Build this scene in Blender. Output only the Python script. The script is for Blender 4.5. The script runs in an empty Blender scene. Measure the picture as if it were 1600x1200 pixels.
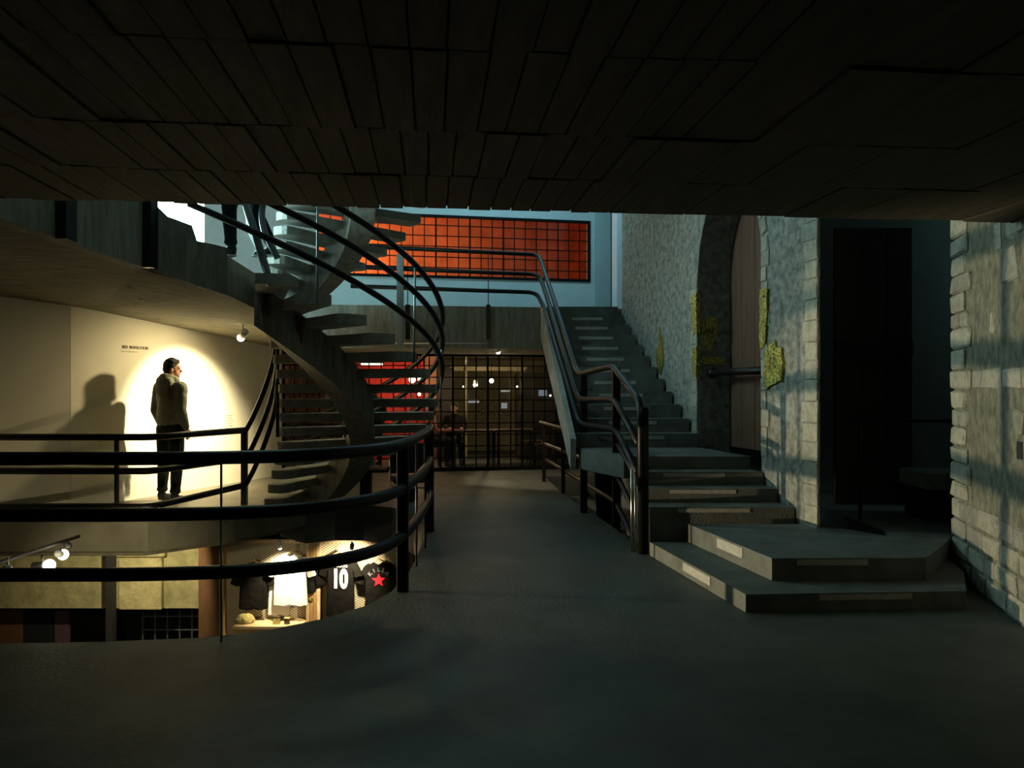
import bpy, bmesh, math, random
from mathutils import Vector, Matrix, Euler
from mathutils.geometry import tessellate_polygon

random.seed(11)
PI = math.pi
scene = bpy.context.scene
COL = scene.collection

# ---------------------------------------------------------------- camera, world, large lights, exposure
F, CX, HY, CH = 1200.0, 800.0, 607.0, 1.6          # focal length in pixels, horizon row, eye height (m)
cam = bpy.data.cameras.new('camera')
cam.sensor_width = 36.0
cam.lens = 36.0 * F / 1600.0
cam.shift_y = (HY - 600.0) / 1600.0
cam.clip_start = 0.05
cam_o = bpy.data.objects.new('camera', cam)
COL.objects.link(cam_o)
cam_o.location = (0, 0, CH)
cam_o.rotation_euler = (PI / 2, 0, 0)
scene.camera = cam_o

world = bpy.data.worlds.new('world')
scene.world = world
world.use_nodes = True
world.node_tree.nodes['Background'].inputs[0].default_value = (0.45, 0.75, 0.62, 1)
world.node_tree.nodes['Background'].inputs[1].default_value = 0.005

scene.view_settings.view_transform = 'Standard'
scene.view_settings.look = 'None'
scene.view_settings.exposure = 0.0
scene.view_settings.gamma = 1.0
scene.view_settings.use_curve_mapping = False

COOL = (0.62, 0.90, 1.0)
WARM = (1.0, 0.80, 0.42)


def light(kind, name, loc, energy, color, target=None, size=0.05, angle=60, blend=0.5, sx=None, sy=None):
    l = bpy.data.lights.new(name, kind)
    l.energy = energy
    l.color = color
    if kind == 'AREA':
        l.shape = 'RECTANGLE'
        l.size = sx
        l.size_y = sy
    else:
        l.shadow_soft_size = size
    if kind == 'SPOT':
        l.spot_size = math.radians(angle)
        l.spot_blend = blend
    o = bpy.data.objects.new(name, l)
    COL.objects.link(o)
    o.location = loc
    if target is not None:
        d = Vector(target) - Vector(loc)
        o.rotation_euler = d.to_track_quat('-Z', 'Y').to_euler()
    return o


# ceiling light over the atrium; unseen light added to brighten the far balcony wall
light('AREA', 'balcony_fill_light', (0.2, 13.3, 6.1), 52, (0.40, 0.84, 1.0), (0.2, 13.9, 3.0), sx=3.6, sy=0.5)
light('AREA', 'atrium_ceiling_light', (-2.2, 8.2, 6.1), 14, (0.50, 0.98, 0.82), (1.0, 8.7, 0.0), sx=1.0, sy=1.0)


def W(px, py, z):
    d = F * (CH - z) / (py - HY)
    return Vector(((px - CX) / F * d, d, z))


def D(px, py, d):
    return Vector(((px - CX) / F * d, d, CH + (HY - py) / F * d))


ANG = math.radians(10.5)
CA, SA = math.cos(ANG), math.sin(ANG)


def B(u, v, z=0.0):
    return Vector((u * CA - v * SA, u * SA + v * CA, z))


# ---------------------------------------------------------------- materials
MATS = {}


def mat(name, color, rough=0.7, metal=0.0, var=0.0, scale=6.0, bump=0.0, bscale=40.0, stretch=(1, 1, 1),
        emit=None, estr=0.0, color2=None, spec=0.5, detail=5.0):
    m = bpy.data.materials.new(name)
    MATS[name] = m
    m.use_nodes = True
    nt = m.node_tree
    n = nt.nodes
    bs = n['Principled BSDF']
    bs.inputs['Base Color'].default_value = (*color, 1)
    bs.inputs['Roughness'].default_value = rough
    bs.inputs['Metallic'].default_value = metal
    bs.inputs['Specular IOR Level'].default_value = spec
    if emit:
        bs.inputs['Emission Color'].default_value = (*emit, 1)
        bs.inputs['Emission Strength'].default_value = estr
    if var > 0 or bump > 0:
        tc = n.new('ShaderNodeTexCoord')
        mp = n.new('ShaderNodeMapping')
        mp.inputs['Scale'].default_value = stretch
        nt.links.new(tc.outputs['Object'], mp.inputs['Vector'])
    if var > 0:
        nz = n.new('ShaderNodeTexNoise')
        nz.inputs['Scale'].default_value = scale
        nz.inputs['Detail'].default_value = detail
        nz.inputs['Roughness'].default_value = 0.62
        nt.links.new(mp.outputs[0], nz.inputs['Vector'])
        cr = n.new('ShaderNodeValToRGB')
        c2 = color2 or tuple(c * (1 - var) for c in color)
        c1 = tuple(min(1, c * (1 + var * 0.45)) for c in color)
        cr.color_ramp.elements[0].position = 0.32
        cr.color_ramp.elements[0].color = (*c2, 1)
        cr.color_ramp.elements[1].position = 0.68
        cr.color_ramp.elements[1].color = (*c1, 1)
        nt.links.new(nz.outputs['Fac'], cr.inputs['Fac'])
        nt.links.new(cr.outputs['Color'], bs.inputs['Base Color'])
    if bump > 0:
        nb = n.new('ShaderNodeTexNoise')
        nb.inputs['Scale'].default_value = bscale
        nb.inputs['Detail'].default_value = 6
        nt.links.new(mp.outputs[0], nb.inputs['Vector'])
        bp = n.new('ShaderNodeBump')
        bp.inputs['Strength'].default_value = bump
        bp.inputs['Distance'].default_value = 0.03
        nt.links.new(nb.outputs['Fac'], bp.inputs['Height'])
        nt.links.new(bp.outputs['Normal'], bs.inputs['Normal'])
    return m


mat('floor', (0.085, 0.092, 0.078), 0.6, var=0.35, scale=2.2, bump=0.12, bscale=30)
mat('gallery_floor', (0.22, 0.20, 0.15), 0.5, var=0.25, scale=3, bump=0.1)
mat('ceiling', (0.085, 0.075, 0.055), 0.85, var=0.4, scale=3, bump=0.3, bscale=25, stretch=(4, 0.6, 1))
mat('concrete', (0.30, 0.295, 0.27), 0.8, var=0.4, scale=4, bump=0.3, bscale=28)
mat('board_concrete', (0.27, 0.26, 0.225), 0.82, var=0.42, scale=5, bump=0.3, bscale=22, stretch=(3, 3, 0.5))
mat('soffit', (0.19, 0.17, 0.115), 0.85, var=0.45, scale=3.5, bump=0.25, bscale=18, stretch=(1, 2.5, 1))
mat('plaster', (0.31, 0.315, 0.29), 0.95, var=0.55, scale=11, bump=1.0, bscale=20, spec=0.15, detail=9)
mat('pier_plaster', (0.24, 0.235, 0.185), 0.9, var=0.6, scale=10, bump=1.0, bscale=20, stretch=(1.3, 1, 0.8), spec=0.15, detail=9)
for i, c in enumerate([(0.40, 0.385, 0.32), (0.34, 0.335, 0.29), (0.45, 0.43, 0.36), (0.30, 0.29, 0.25)]):
    mat('stone%d' % i, c, 0.9, var=0.3, scale=12, bump=0.6, bscale=30)
mat('mortar', (0.13, 0.125, 0.105), 0.95, var=0.4, scale=14, bump=0.6)
mat('stair', (0.135, 0.14, 0.128), 0.8, var=0.35, scale=5, bump=0.25, bscale=50)
mat('strip', (0.42, 0.41, 0.38), 0.7, var=0.22, scale=20)
mat('black_metal', (0.006, 0.006, 0.006), 0.42, 0.0, spec=0.28)
mat('bar_metal', (0.006, 0.006, 0.006), 0.7, 0.0, spec=0.1)
mat('dark_red_metal', (0.020, 0.010, 0.009), 0.45, spec=0.35)
mat('steel', (0.5, 0.5, 0.48), 0.3, 1.0)
mat('grey_metal', (0.22, 0.26, 0.28), 0.4, 0.5)
mat('white_metal', (0.75, 0.74, 0.70), 0.4)
mat('white_wall', (0.78, 0.74, 0.62), 0.85, var=0.05, scale=2)
mat('blue_wall', (0.52, 0.60, 0.62), 0.85, var=0.08, scale=2)
mat('blue_column', (0.38, 0.47, 0.48), 0.85, var=0.1, scale=2)
mat('white_trim', (0.78, 0.80, 0.84), 0.8)
mat('grey_wall', (0.34, 0.33, 0.32), 0.85, var=0.15, scale=3)
mat('red_lit_wall', (0.72, 0.17, 0.05), 0.75, var=0.3, scale=3, color2=(0.5, 0.10, 0.03))  # the room's red light is painted into the wall colour
mat('cafe_red', (0.60, 0.03, 0.02), 0.7, var=0.2, scale=3)
mat('cafe_wall', (0.42, 0.37, 0.24), 0.8, var=0.2, scale=2)
mat('cafe_pink', (0.32, 0.15, 0.12), 0.7)
mat('dark', (0.018, 0.017, 0.017), 0.7)
mat('dark_wood', (0.055, 0.03, 0.02), 0.6, var=0.4, scale=8, stretch=(6, 1, 1))
mat('slat_wood', (0.20, 0.075, 0.035), 0.6, var=0.3, scale=8, stretch=(6, 6, 0.6))
mat('door_wood', (0.13, 0.065, 0.042), 0.6, var=0.3, scale=5, stretch=(5, 5, 0.4), bump=0.1)
mat('brown_door', (0.075, 0.042, 0.03), 0.6, var=0.3, scale=5, stretch=(5, 5, 0.4))
mat('wood', (0.52, 0.31, 0.12), 0.55, var=0.25, scale=9, stretch=(6, 6, 0.6))
mat('light_wood', (0.68, 0.50, 0.28), 0.6, var=0.15, scale=9)
mat('gold', (1.0, 0.62, 0.16), 0.28, 1.0, var=0.9, scale=38, bump=1.0, bscale=42, color2=(0.06, 0.045, 0.015))
mat('hoodie', (0.27, 0.28, 0.22), 0.95, var=0.3, scale=14, bump=0.5, bscale=18, spec=0.1)
mat('trousers', (0.022, 0.026, 0.024), 0.9, var=0.3, scale=14, bump=0.4, bscale=20, spec=0.1)
mat('shoe', (0.012, 0.012, 0.012), 0.6)
mat('sole', (0.7, 0.72, 0.72), 0.7)
mat('skin', (0.42, 0.20, 0.13), 0.6)
mat('hair', (0.010, 0.008, 0.006), 0.7, bump=0.8, bscale=60)
mat('denim_dark', (0.015, 0.018, 0.022), 0.9, spec=0.1)
mat('black_cloth', (0.009, 0.008, 0.007), 0.92, var=0.3, scale=10, bump=0.5, bscale=9, spec=0.1)
mat('white_cloth', (0.85, 0.84, 0.80), 0.9, bump=0.5, bscale=9)
mat('pink_cloth', (0.45, 0.16, 0.14), 0.9)
mat('print_white', (0.85, 0.80, 0.74), 0.8)
mat('print_grey', (0.22, 0.23, 0.23), 0.8)
mat('print_red', (0.75, 0.012, 0.03), 0.7)
mat('ink', (0.10, 0.09, 0.07), 0.9)
mat('ink_light', (0.52, 0.48, 0.38), 0.9)
mat('basement_wall', (0.42, 0.37, 0.20), 0.9, var=0.35, scale=4, bump=0.5, bscale=14)
mat('basement_stone', (0.55, 0.47, 0.25), 0.9, var=0.3, scale=6, bump=0.6, bscale=16)
mat('purple', (0.09, 0.045, 0.06), 0.8)
mat('rust_panel', (0.12, 0.05, 0.02), 0.8, var=0.3, scale=4)
mat('bag', (0.7, 0.7, 0.68), 0.4)
mat('bin', (0.014, 0.013, 0.013), 0.4)
mat('rust', (0.10, 0.045, 0.022), 0.9)
mat('bulb', (1, 0.9, 0.7), 0.3, emit=(1.0, 0.72, 0.38), estr=30)
mat('bulb_small', (1, 1, 1), 0.3, emit=(1.0, 0.85, 0.65), estr=6)
mat('spot_lens', (1, 1, 1), 0.3, emit=(1.0, 0.90, 0.62), estr=25)
mat('spot_lens_dim', (1, 1, 1), 0.3, emit=(1.0, 0.92, 0.75), estr=2.5)
mat('lightbox', (1, 1, 1), 0.4, emit=(0.58, 0.96, 0.95), estr=52)
mat('screen', (0.1, 0.1, 0.1), 0.3, emit=(0.62, 0.78, 1.0), estr=0.22)
mat('screen_bright', (0.1, 0.1, 0.1), 0.3, emit=(0.88, 0.85, 1.0), estr=1.0)
mat('sheet_lit', (0.6, 0.63, 0.7), 0.6)


def mesh_panel_mat():
    m = bpy.data.materials.new('expanded_mesh')
    MATS['expanded_mesh'] = m
    m.use_nodes = True
    nt = m.node_tree
    n = nt.nodes
    bs = n['Principled BSDF']
    tc = n.new('ShaderNodeTexCoord')
    mp = n.new('ShaderNodeMapping')
    mp.inputs['Scale'].default_value = (17, 1, 27)
    mp.inputs['Rotation'].default_value = (0, math.radians(0), 0)
    nt.links.new(tc.outputs['Object'], mp.inputs['Vector'])
    sep = n.new('ShaderNodeSeparateXYZ')
    nt.links.new(mp.outputs[0], sep.inputs[0])

    def math_(op, a, b=None):
        k = n.new('ShaderNodeMath')
        k.operation = op
        for i, q in enumerate([a, b]):
            if q is None:
                continue
            if isinstance(q, (int, float)):
                k.inputs[i].default_value = q
            else:
                nt.links.new(q, k.inputs[i])
        return k.outputs[0]
    a = math_('ABSOLUTE', math_('SINE', math_('MULTIPLY', math_('ADD', sep.outputs[0], sep.outputs[2]), PI / 1.0)))
    b = math_('ABSOLUTE', math_('SINE', math_('MULTIPLY', math_('SUBTRACT', sep.outputs[0], sep.outputs[2]), PI / 1.0)))
    mn = math_('MINIMUM', a, b)
    cr = n.new('ShaderNodeValToRGB')
    cr.color_ramp.elements[0].position = 0.30
    cr.color_ramp.elements[0].color = (0.66, 0.58, 0.42, 1)
    cr.color_ramp.elements[1].position = 0.55
    cr.color_ramp.elements[1].color = (0.20, 0.16, 0.10, 1)
    nt.links.new(mn, cr.inputs['Fac'])
    nt.links.new(cr.outputs['Color'], bs.inputs['Base Color'])
    bs.inputs['Roughness'].default_value = 0.6


mesh_panel_mat()


def glass_mat():
    m = bpy.data.materials.new('pane_glass')
    MATS['pane_glass'] = m
    m.use_nodes = True
    nt = m.node_tree
    n = nt.nodes
    n.remove(n['Principled BSDF'])
    tr = n.new('ShaderNodeBsdfTransparent')
    tr.inputs[0].default_value = (0.93, 0.95, 0.94, 1)
    gl = n.new('ShaderNodeBsdfGlossy')
    gl.inputs['Roughness'].default_value = 0.03
    mx = n.new('ShaderNodeMixShader')
    mx.inputs[0].default_value = 0.05
    nt.links.new(tr.outputs[0], mx.inputs[1])
    nt.links.new(gl.outputs[0], mx.inputs[2])
    nt.links.new(mx.outputs[0], n['Material Output'].inputs[0])


glass_mat()


# ---------------------------------------------------------------- helpers
def tag(o, label=None, cat=None, group=None, kind=None):
    if label:
        o['label'] = label
    if cat:
        o['category'] = cat
    if group:
        o['group'] = group
    if kind:
        o['kind'] = kind
    return o


def thing(name, label, cat, loc=(0, 0, 0), rz=0.0, group=None):
    o = bpy.data.objects.new(name, None)
    o.empty_display_size = 0.1
    COL.objects.link(o)
    o.location = loc
    o.rotation_euler = (0, 0, rz)
    return tag(o, label, cat, group)


def link(name, me, m=None, parent=None, smooth=False):
    if m and not me.materials:
        me.materials.append(MATS[m])
    if smooth:
        for p in me.polygons:
            p.use_smooth = True
    o = bpy.data.objects.new(name, me)
    COL.objects.link(o)
    if parent is not None:
        o.parent = parent
    return o


def from_bm(name, bm, m, parent=None, smooth=False):
    bmesh.ops.recalc_face_normals(bm, faces=bm.faces)
    me = bpy.data.meshes.new(name)
    bm.to_mesh(me)
    bm.free()
    return link(name, me, m, parent, smooth)


def bm_box(bm, lo, hi, bev=0.0):
    lo, hi = Vector(lo), Vector(hi)
    r = bmesh.ops.create_cube(bm, size=1.0)
    vs = r['verts']
    c, s = (lo + hi) / 2, hi - lo
    for v in vs:
        v.co = Vector((v.co.x * s.x, v.co.y * s.y, v.co.z * s.z)) + c
    if bev > 0:
        es = list({e for v in vs for e in v.link_edges})
        bmesh.ops.bevel(bm, geom=es, offset=bev, segments=2, affect='EDGES', profile=0.5)


def box(name, lo, hi, m, parent=None, bev=0.0):
    bm = bmesh.new()
    bm_box(bm, lo, hi, bev)
    return from_bm(name, bm, m, parent)


def bm_prism(bm, pts, off):
    """pts: closed outline (3D), extruded by vector off"""
    off = Vector(off) if not isinstance(off, list) else off
    a = [bm.verts.new(Vector(p)) for p in pts]
    b = [bm.verts.new(Vector(p) + (off[i] if isinstance(off, list) else off)) for i, p in enumerate(pts)]
    n = len(pts)
    if n > 4:
        for tri in tessellate_polygon([[Vector(p) for p in pts]]):
            for q in (a, b):
                try:
                    bm.faces.new([q[i] for i in tri])
                except ValueError:
                    pass
    else:
        bm.faces.new(a)
        bm.faces.new(list(reversed(b)))
    for i in range(n):
        j = (i + 1) % n
        bm.faces.new([a[j], a[i], b[i], b[j]])


def slab(name, poly, z0, z1, m, parent=None):
    bm = bmesh.new()
    bm_prism(bm, [(p[0], p[1], z0) for p in poly], (0, 0, z1 - z0))
    bmesh.ops.triangulate(bm, faces=[f for f in bm.faces if len(f.verts) > 4])
    return from_bm(name, bm, m, parent)


def prism(name, pts, off, m, parent=None):
    bm = bmesh.new()
    bm_prism(bm, pts, off)
    bmesh.ops.triangulate(bm, faces=[f for f in bm.faces if len(f.verts) > 4])
    return from_bm(name, bm, m, parent)


def fillet(pts, r=0.08, n=4):
    pts = [Vector(p) for p in pts]
    out = [pts[0]]
    for i in range(1, len(pts) - 1):
        p, a, b = pts[i], pts[i - 1], pts[i + 1]
        da, db = (a - p), (b - p)
        ra = min(r, da.length * 0.45)
        rb = min(r, db.length * 0.45)
        s, e = p + da.normalized() * ra, p + db.normalized() * rb
        for k in range(n + 1):
            t = k / n
            out.append(s * (1 - t) ** 2 + p * 2 * t * (1 - t) + e * t * t)
    out.append(pts[-1])
    return out


def catmull(pts, n=6):
    P = [Vector(p) for p in pts]
    P = [P[0] * 2 - P[1]] + P + [P[-1] * 2 - P[-2]]
    out = []
    for i in range(1, len(P) - 2):
        for k in range(n):
            t = k / n
            a, b, c, d = P[i - 1], P[i], P[i + 1], P[i + 2]
            out.append(0.5 * ((2 * b) + (c - a) * t + (2 * a - 5 * b + 4 * c - d) * t * t + (3 * b - a - 3 * c + d) * t ** 3))
    out.append(P[-2])
    return out


def bm_tube(bm, pts, r, seg=10, cap=True):
    pts = [Vector(p) for p in pts]
    rings = []
    up = None
    for i, p in enumerate(pts):
        if i == 0:
            t = pts[1] - p
        elif i == len(pts) - 1:
            t = p - pts[i - 1]
        else:
            t = (pts[i + 1] - p).normalized() + (p - pts[i - 1]).normalized()
        t.normalize()
        if up is None:
            up = t.orthogonal().normalized()
        up = (up - t * up.dot(t)).normalized()
        s = t.cross(up)
        rr = r[i] if isinstance(r, (list, tuple)) else r
        rings.append([bm.verts.new(p + (up * math.cos(2 * PI * k / seg) + s * math.sin(2 * PI * k / seg)) * rr) for k in range(seg)])
    for a, b in zip(rings, rings[1:]):
        for k in range(seg):
            bm.faces.new([a[k], a[(k + 1) % seg], b[(k + 1) % seg], b[k]])
    if cap:
        bm.faces.new(list(reversed(rings[0])))
        bm.faces.new(rings[-1])


def tube(name, pts, r, m, parent=None, seg=10):
    bm = bmesh.new()
    bm_tube(bm, pts, r, seg)
    return from_bm(name, bm, m, parent, True)


def sphere(name, c, r, m, parent=None, seg=12):
    bm = bmesh.new()
    bmesh.ops.create_uvsphere(bm, u_segments=seg, v_segments=seg - 4, radius=1.0)
    rr = r if isinstance(r, (tuple, list)) else (r, r, r)
    for v in bm.verts:
        v.co = Vector((v.co.x * rr[0], v.co.y * rr[1], v.co.z * rr[2])) + Vector(c)
    return from_bm(name, bm, m, parent, True)


def text(name, body, size, m, parent=None, ext=0.002, mirror=False, squeeze=1.0, bold=0.0):
    c = bpy.data.curves.new(name, 'FONT')
    c.body = body
    c.size = size
    c.extrude = ext
    c.offset = bold
    c.align_x = 'CENTER'
    c.align_y = 'CENTER'
    t = bpy.data.objects.new('tmp', c)
    COL.objects.link(t)
    dg = bpy.context.evaluated_depsgraph_get()
    me = bpy.data.meshes.new_from_object(t.evaluated_get(dg))
    bpy.data.objects.remove(t)
    me.materials.clear()
    s = -1 if mirror else 1
    for v in me.vertices:                   # lies in local XZ, reads along +X, faces -Y
        v.co = Vector((v.co.x * s * squeeze, -v.co.z, v.co.y))
    return link(name, me, m, parent)


def copy_tree(o, parent=None):
    c = o.copy()
    COL.objects.link(c)
    if parent is not None:
        c.parent = parent
    for ch in list(o.children):
        copy_tree(ch, c)
    return c


# ---------------------------------------------------------------- the setting: floors
main_floor = [(-12, -3), (7.5, -3), (7.5, 7.38), (1.27, 7.38), (1.24, 8.0), (1.17, 8.9), (1.05, 9.7), (0.93, 10.4), (0.75, 12.0),
              (0.62, 13.6), (0.62, 14.0), (7.5, 14.0), (7.5, 21), (-9, 21), (-9, 13.4), (-3.3, 13.4), (-3.3, 10.92),
              (-2.8, 10.4), (-2.45, 10.62), (-2.05, 10.6), (-1.6, 10.3), (-1.25, 9.75), (-1.02, 9.0), (-0.93, 8.2), (-0.90, 7.2),
              (-0.90, 6.5), (-0.95, 6.05), (-1.08, 5.65), (-1.32, 5.33), (-1.62, 5.08), (-2.0, 4.93), (-2.6, 4.85), (-3.2, 4.82), (-12, 4.82)]
tag(slab('floor', main_floor, -0.50, 0.0, 'floor'), kind='structure')
gal = [(-12, 8.75), (-4.15, 8.75), (-3.4, 9.4), (-2.8, 10.4), (-3.3, 10.92), (-3.3, 13.4), (-12, 13.4)]
tag(slab('floor', gal, -0.26, 0.10, 'gallery_floor'), kind='structure')
tag(slab('floor', [(1.28, 7.40), (4.6, 7.40), (4.6, 13.95), (0.66, 13.95), (0.66, 13.6), (0.80, 12.0), (0.97, 10.4), (1.09, 9.7), (1.21, 8.9), (1.27, 8.0)],
         -0.8, -0.35, 'floor'), kind='structure')
tag(slab('floor', [(-12, 2), (3, 2), (3, 16), (-12, 16)], -3.5, -3.2, 'floor'), kind='structure')

# near ceiling slab with board-marked underside
ceil = thing('ceiling', None, None)
tag(ceil, kind='structure')
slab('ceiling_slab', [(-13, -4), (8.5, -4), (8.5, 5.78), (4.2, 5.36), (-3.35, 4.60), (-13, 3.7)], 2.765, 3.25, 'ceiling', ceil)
edge_slope = 0.1005
rows = [(0.0, 0.74), (0.755, 1.47), (1.485, 2.30), (2.315, 3.25), (3.265, 4.3)]
board_meshes = {}
for ri, (r0, r1) in enumerate(rows):
    u = -3.6 + 0.05 * ri
    while u < 4.6:
        w = random.choice((0.125, 0.135, 0.145)) if u < 0.55 else random.choice((0.34, 0.42, 0.50))
        mid = u + w / 2
        dmid = 4.93 - (r0 + r1) / 2
        if abs(mid - 0.0) < dmid * 0.80 + 0.45:
            key = (round(w, 3), ri)
            if key not in board_meshes:
                bm = bmesh.new()
                bm_box(bm, (0.004, -r1, 0), (w - 0.004, -r0, 0.03), 0.0)
                me = bpy.data.meshes.new('board')
                bm.to_mesh(me)
                bm.free()
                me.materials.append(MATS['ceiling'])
                board_meshes[key] = me
            o = link('board', board_meshes[key], None, ceil)
            o.location = (u, 4.925 + u * edge_slope, 2.742 + random.uniform(-0.007, 0.006))
            o.rotation_euler = (0, 0, math.radians(6.0))
        u += w

# right-hand wall with the arch, in building axes (u, v)
UW = 4.10
wr = thing('wall_right', None, None, (0, 0, 0), ANG)
tag(wr, kind='structure')
V0, VA, VB, V1 = 6.50, 7.55, 9.17, 12.15
ZS, RA = 2.96, (9.17 - 7.55) / 2
outline = [(UW, V0, -0.35), (UW, V0, 6.3), (UW, V1, 6.3), (UW, V1, -0.35), (UW, VB, -0.35), (UW, VB, ZS)]
for k in range(1, 16):
    a = PI * k / 16
    outline.append((UW, (VA + VB) / 2 + RA * math.cos(a), ZS + 1.35 * RA * math.sin(a)))
outline += [(UW, VA, ZS), (UW, VA, -0.35)]
prism('wall_body', outline, [Vector((0.44, 0.72 if i < 2 else 0.0, 0)) for i in range(len(outline))], 'plaster', wr)
stone_i = [0]


def stone(parent, lo, hi, bev=0.012, jit=0.0):
    stone_i[0] += 1
    bm = bmesh.new()
    bm_box(bm, lo, hi, 0.0)
    bmesh.ops.bevel(bm, geom=list(bm.edges), offset=bev, segments=1, affect='EDGES')
    for v in bm.verts:
        v.co += Vector((random.uniform(-jit, jit), random.uniform(-jit, jit), random.uniform(-jit, jit)))
    return from_bm('stone', bm, 'stone%d' % random.choice((0, 0, 1, 1, 2, 3)), parent)


def jamb(v_in, sgn, z0, z1, w=(0.16, 0.26), h=(0.14, 0.2)):
    z = z0
    while z < z1:
        hh = random.uniform(*h)
        ww = random.uniform(*w)
        a, b = sorted((v_in, v_in + sgn * ww))
        stone(wr, (UW - 0.014, a, z + 0.004), (UW + 0.02, b, z + hh - 0.004), 0.006, 0.004)
        z += hh


jamb(VB + 0.002, 1, 0.88, 3.0, (0.13, 0.24))
jamb(VA - 0.002, -1, 0.88, 3.0, (0.10, 0.17))
jamb(V0 + 0.0, 1, 0.10, 4.0, (0.19, 0.27), (0.16, 0.23))
for k in range(7):                                  # arch stones above the springing
    a = PI * (0.02 + k * 0.055)
    vc = (VA + VB) / 2 - (RA + 0.075) * math.cos(a)
    zc = ZS + 0.09 + 1.35 * (RA + 0.04) * math.sin(a)
    s = stone(wr, (-0.018, -0.065, -0.08), (0.1, 0.065, 0.08), 0.01, 0.004)
    s.location = (UW, vc, zc)
    s.rotation_euler = (-a, 0, 0)
# gold-filled gaps in the plaster
gold_i = [0]


def gold(parent, pts, depth=0.02, loc=None):
    """outline pts = (v, z) on the wall face"""
    c = Vector((UW - 0.02, sum(p[0] for p in pts) / len(pts), sum(p[1] for p in pts) / len(pts)))
    bm = bmesh.new()
    out = []
    for i in range(len(pts)):
        a, b = pts[i], pts[(i + 1) % len(pts)]
        for t in (0, 0.33, 0.66):
            out.append((UW + 0.02, a[0] + (b[0] - a[0]) * t + random.uniform(-0.012, 0.012), a[1] + (b[1] - a[1]) * t + random.uniform(-0.012, 0.012)))
    bm_prism(bm, out, (-0.02 - depth, 0, 0))
    bmesh.ops.triangulate(bm, faces=[f for f in bm.faces if len(f.verts) > 4])
    return tag(from_bm('gold_fill', bm, 'gold', parent), 'glittering gold leaf filling a hole in the plaster')


def vz(px, py):
    t = (px - CX) / F
    k = (t * CA + SA) / (CA - t * SA)          # u / v
    v = UW / k
    d = UW * SA + v * CA
    return (v, CH + (HY - py) / F * d)


gold(wr, [vz(*p) for p in [(1197, 552), (1206, 540), (1213, 531), (1216, 541), (1225, 545), (1226, 570), (1223, 596), (1210, 599), (1201, 608), (1196, 597), (1198, 575)]], 0.03)
gold(wr, [vz(*p) for p in [(1190.5, 452), (1202, 450), (1201, 500), (1198, 540), (1191, 545), (1191, 500)]], 0.03)
gold(wr, [vz(*p) for p in [(1083, 463), (1091, 456), (1091.5, 520), (1086, 525)]], 0.03)
gold(wr, [vz(*p) for p in [(1084, 545), (1091.5, 540), (1091, 590), (1085, 580)]], 0.03)
gold(wr, [vz(*p) for p in [(1031, 512), (1036, 535), (1038, 560), (1034, 585), (1028, 575), (1026, 550), (1031, 540)]], 0.02)
for (ua, ub, za, zb) in [(4.13, 4.36, 2.05, 2.42), (4.12, 4.50, 1.88, 2.02), (4.14, 4.40, 2.22, 2.55)]:
    bm = bmesh.new()
    n = 9
    pts = []
    for k in range(14):
        a = 2 * PI * k / 14
        r = random.uniform(0.65, 1.0)
        pts.append(((ua + ub) / 2 + (ub - ua) / 2 * r * math.cos(a), VB - 0.012, (za + zb) / 2 + (zb - za) / 2 * r * math.sin(a)))
    bm_prism(bm, pts, (0, 0.03, 0))
    bmesh.ops.triangulate(bm, faces=[f for f in bm.faces if len(f.verts) > 4])
    from_bm('gold_fill', bm, 'gold', wr)
# arched door set back in the reveal
dr = thing('door_1', None, None, (0, 0, 0), ANG)
tag(dr, kind='structure')
for k in range(5):
    v0 = VA - 0.02 + k * 0.334
    box('door_board', (UW + 0.445, v0 + 0.004, 0.86), (UW + 0.50, v0 + 0.328, 4.2), 'door_wood', dr, 0.004)
box('door_backing', (UW + 0.50, VA - 0.1, 0.86), (UW + 0.54, VB + 0.1, 4.25), 'dark', dr)
bar = thing('barrier_bar', 'thick black bar across the arched doorway at waist height', 'barrier', (0, 0, 0), ANG)
tube('bar', [(UW + 0.17, VA + 0.03, 1.80), (UW + 0.17, VB - 0.05, 1.80)], 0.045, 'black_metal', bar, 12)
sphere('end_knob', (UW + 0.17, VB - 0.07, 1.80), 0.068, 'black_metal', bar)
sphere('end_knob', (UW + 0.17, VA + 0.07, 1.80), 0.068, 'black_metal', bar)

# near pier on the right
PT = Vector((-0.26, -0.966, 0)).normalized()
pier = thing('wall_pier', None, None, (3.84, 6.67, 0), math.atan2(PT.y, PT.x))
tag(pier, kind='structure')
box('wall_body', (0.0, 0.0, 0), (6.5, 0.9, 6.3), 'pier_plaster', pier)
z = 0.0
row = 0
while z < 3.05:                                    # quoins up the corner and courses of block below eye height
    hh = random.uniform(0.135, 0.175)
    if 2.72 < z < 2.95:
        hh = 0.33
    x = -0.015
    w = random.choice((0.36, 0.42, 0.5)) if hh < 0.3 else 0.40
    if row % 5 == 3 and hh < 0.3:
        stone(pier, (x, -0.022, z + 0.008), (x + 0.20, 0.25, z + hh - 0.008), 0.014, 0.006)
        stone(pier, (x + 0.22, -0.018, z + 0.008), (x + w, 0.25, z + hh - 0.008), 0.014, 0.006)
    else:
        stone(pier, (x, -0.022 - random.uniform(0, 0.01), z + 0.008), (x + w, 0.25, z + hh - 0.008), 0.016, 0.007)
    x += w
    courses = z < 0.62 or 1.50 < z < 1.66
    while courses and x < 2.0:
        w = random.uniform(0.2, 0.46)
        stone(pier, (x + 0.01, -0.006 - random.uniform(0, 0.012), z + 0.01), (x + w - 0.008, 0.25, z + hh - 0.01), 0.016, 0.007)
        x += w
    z += hh
    row += 1
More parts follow.
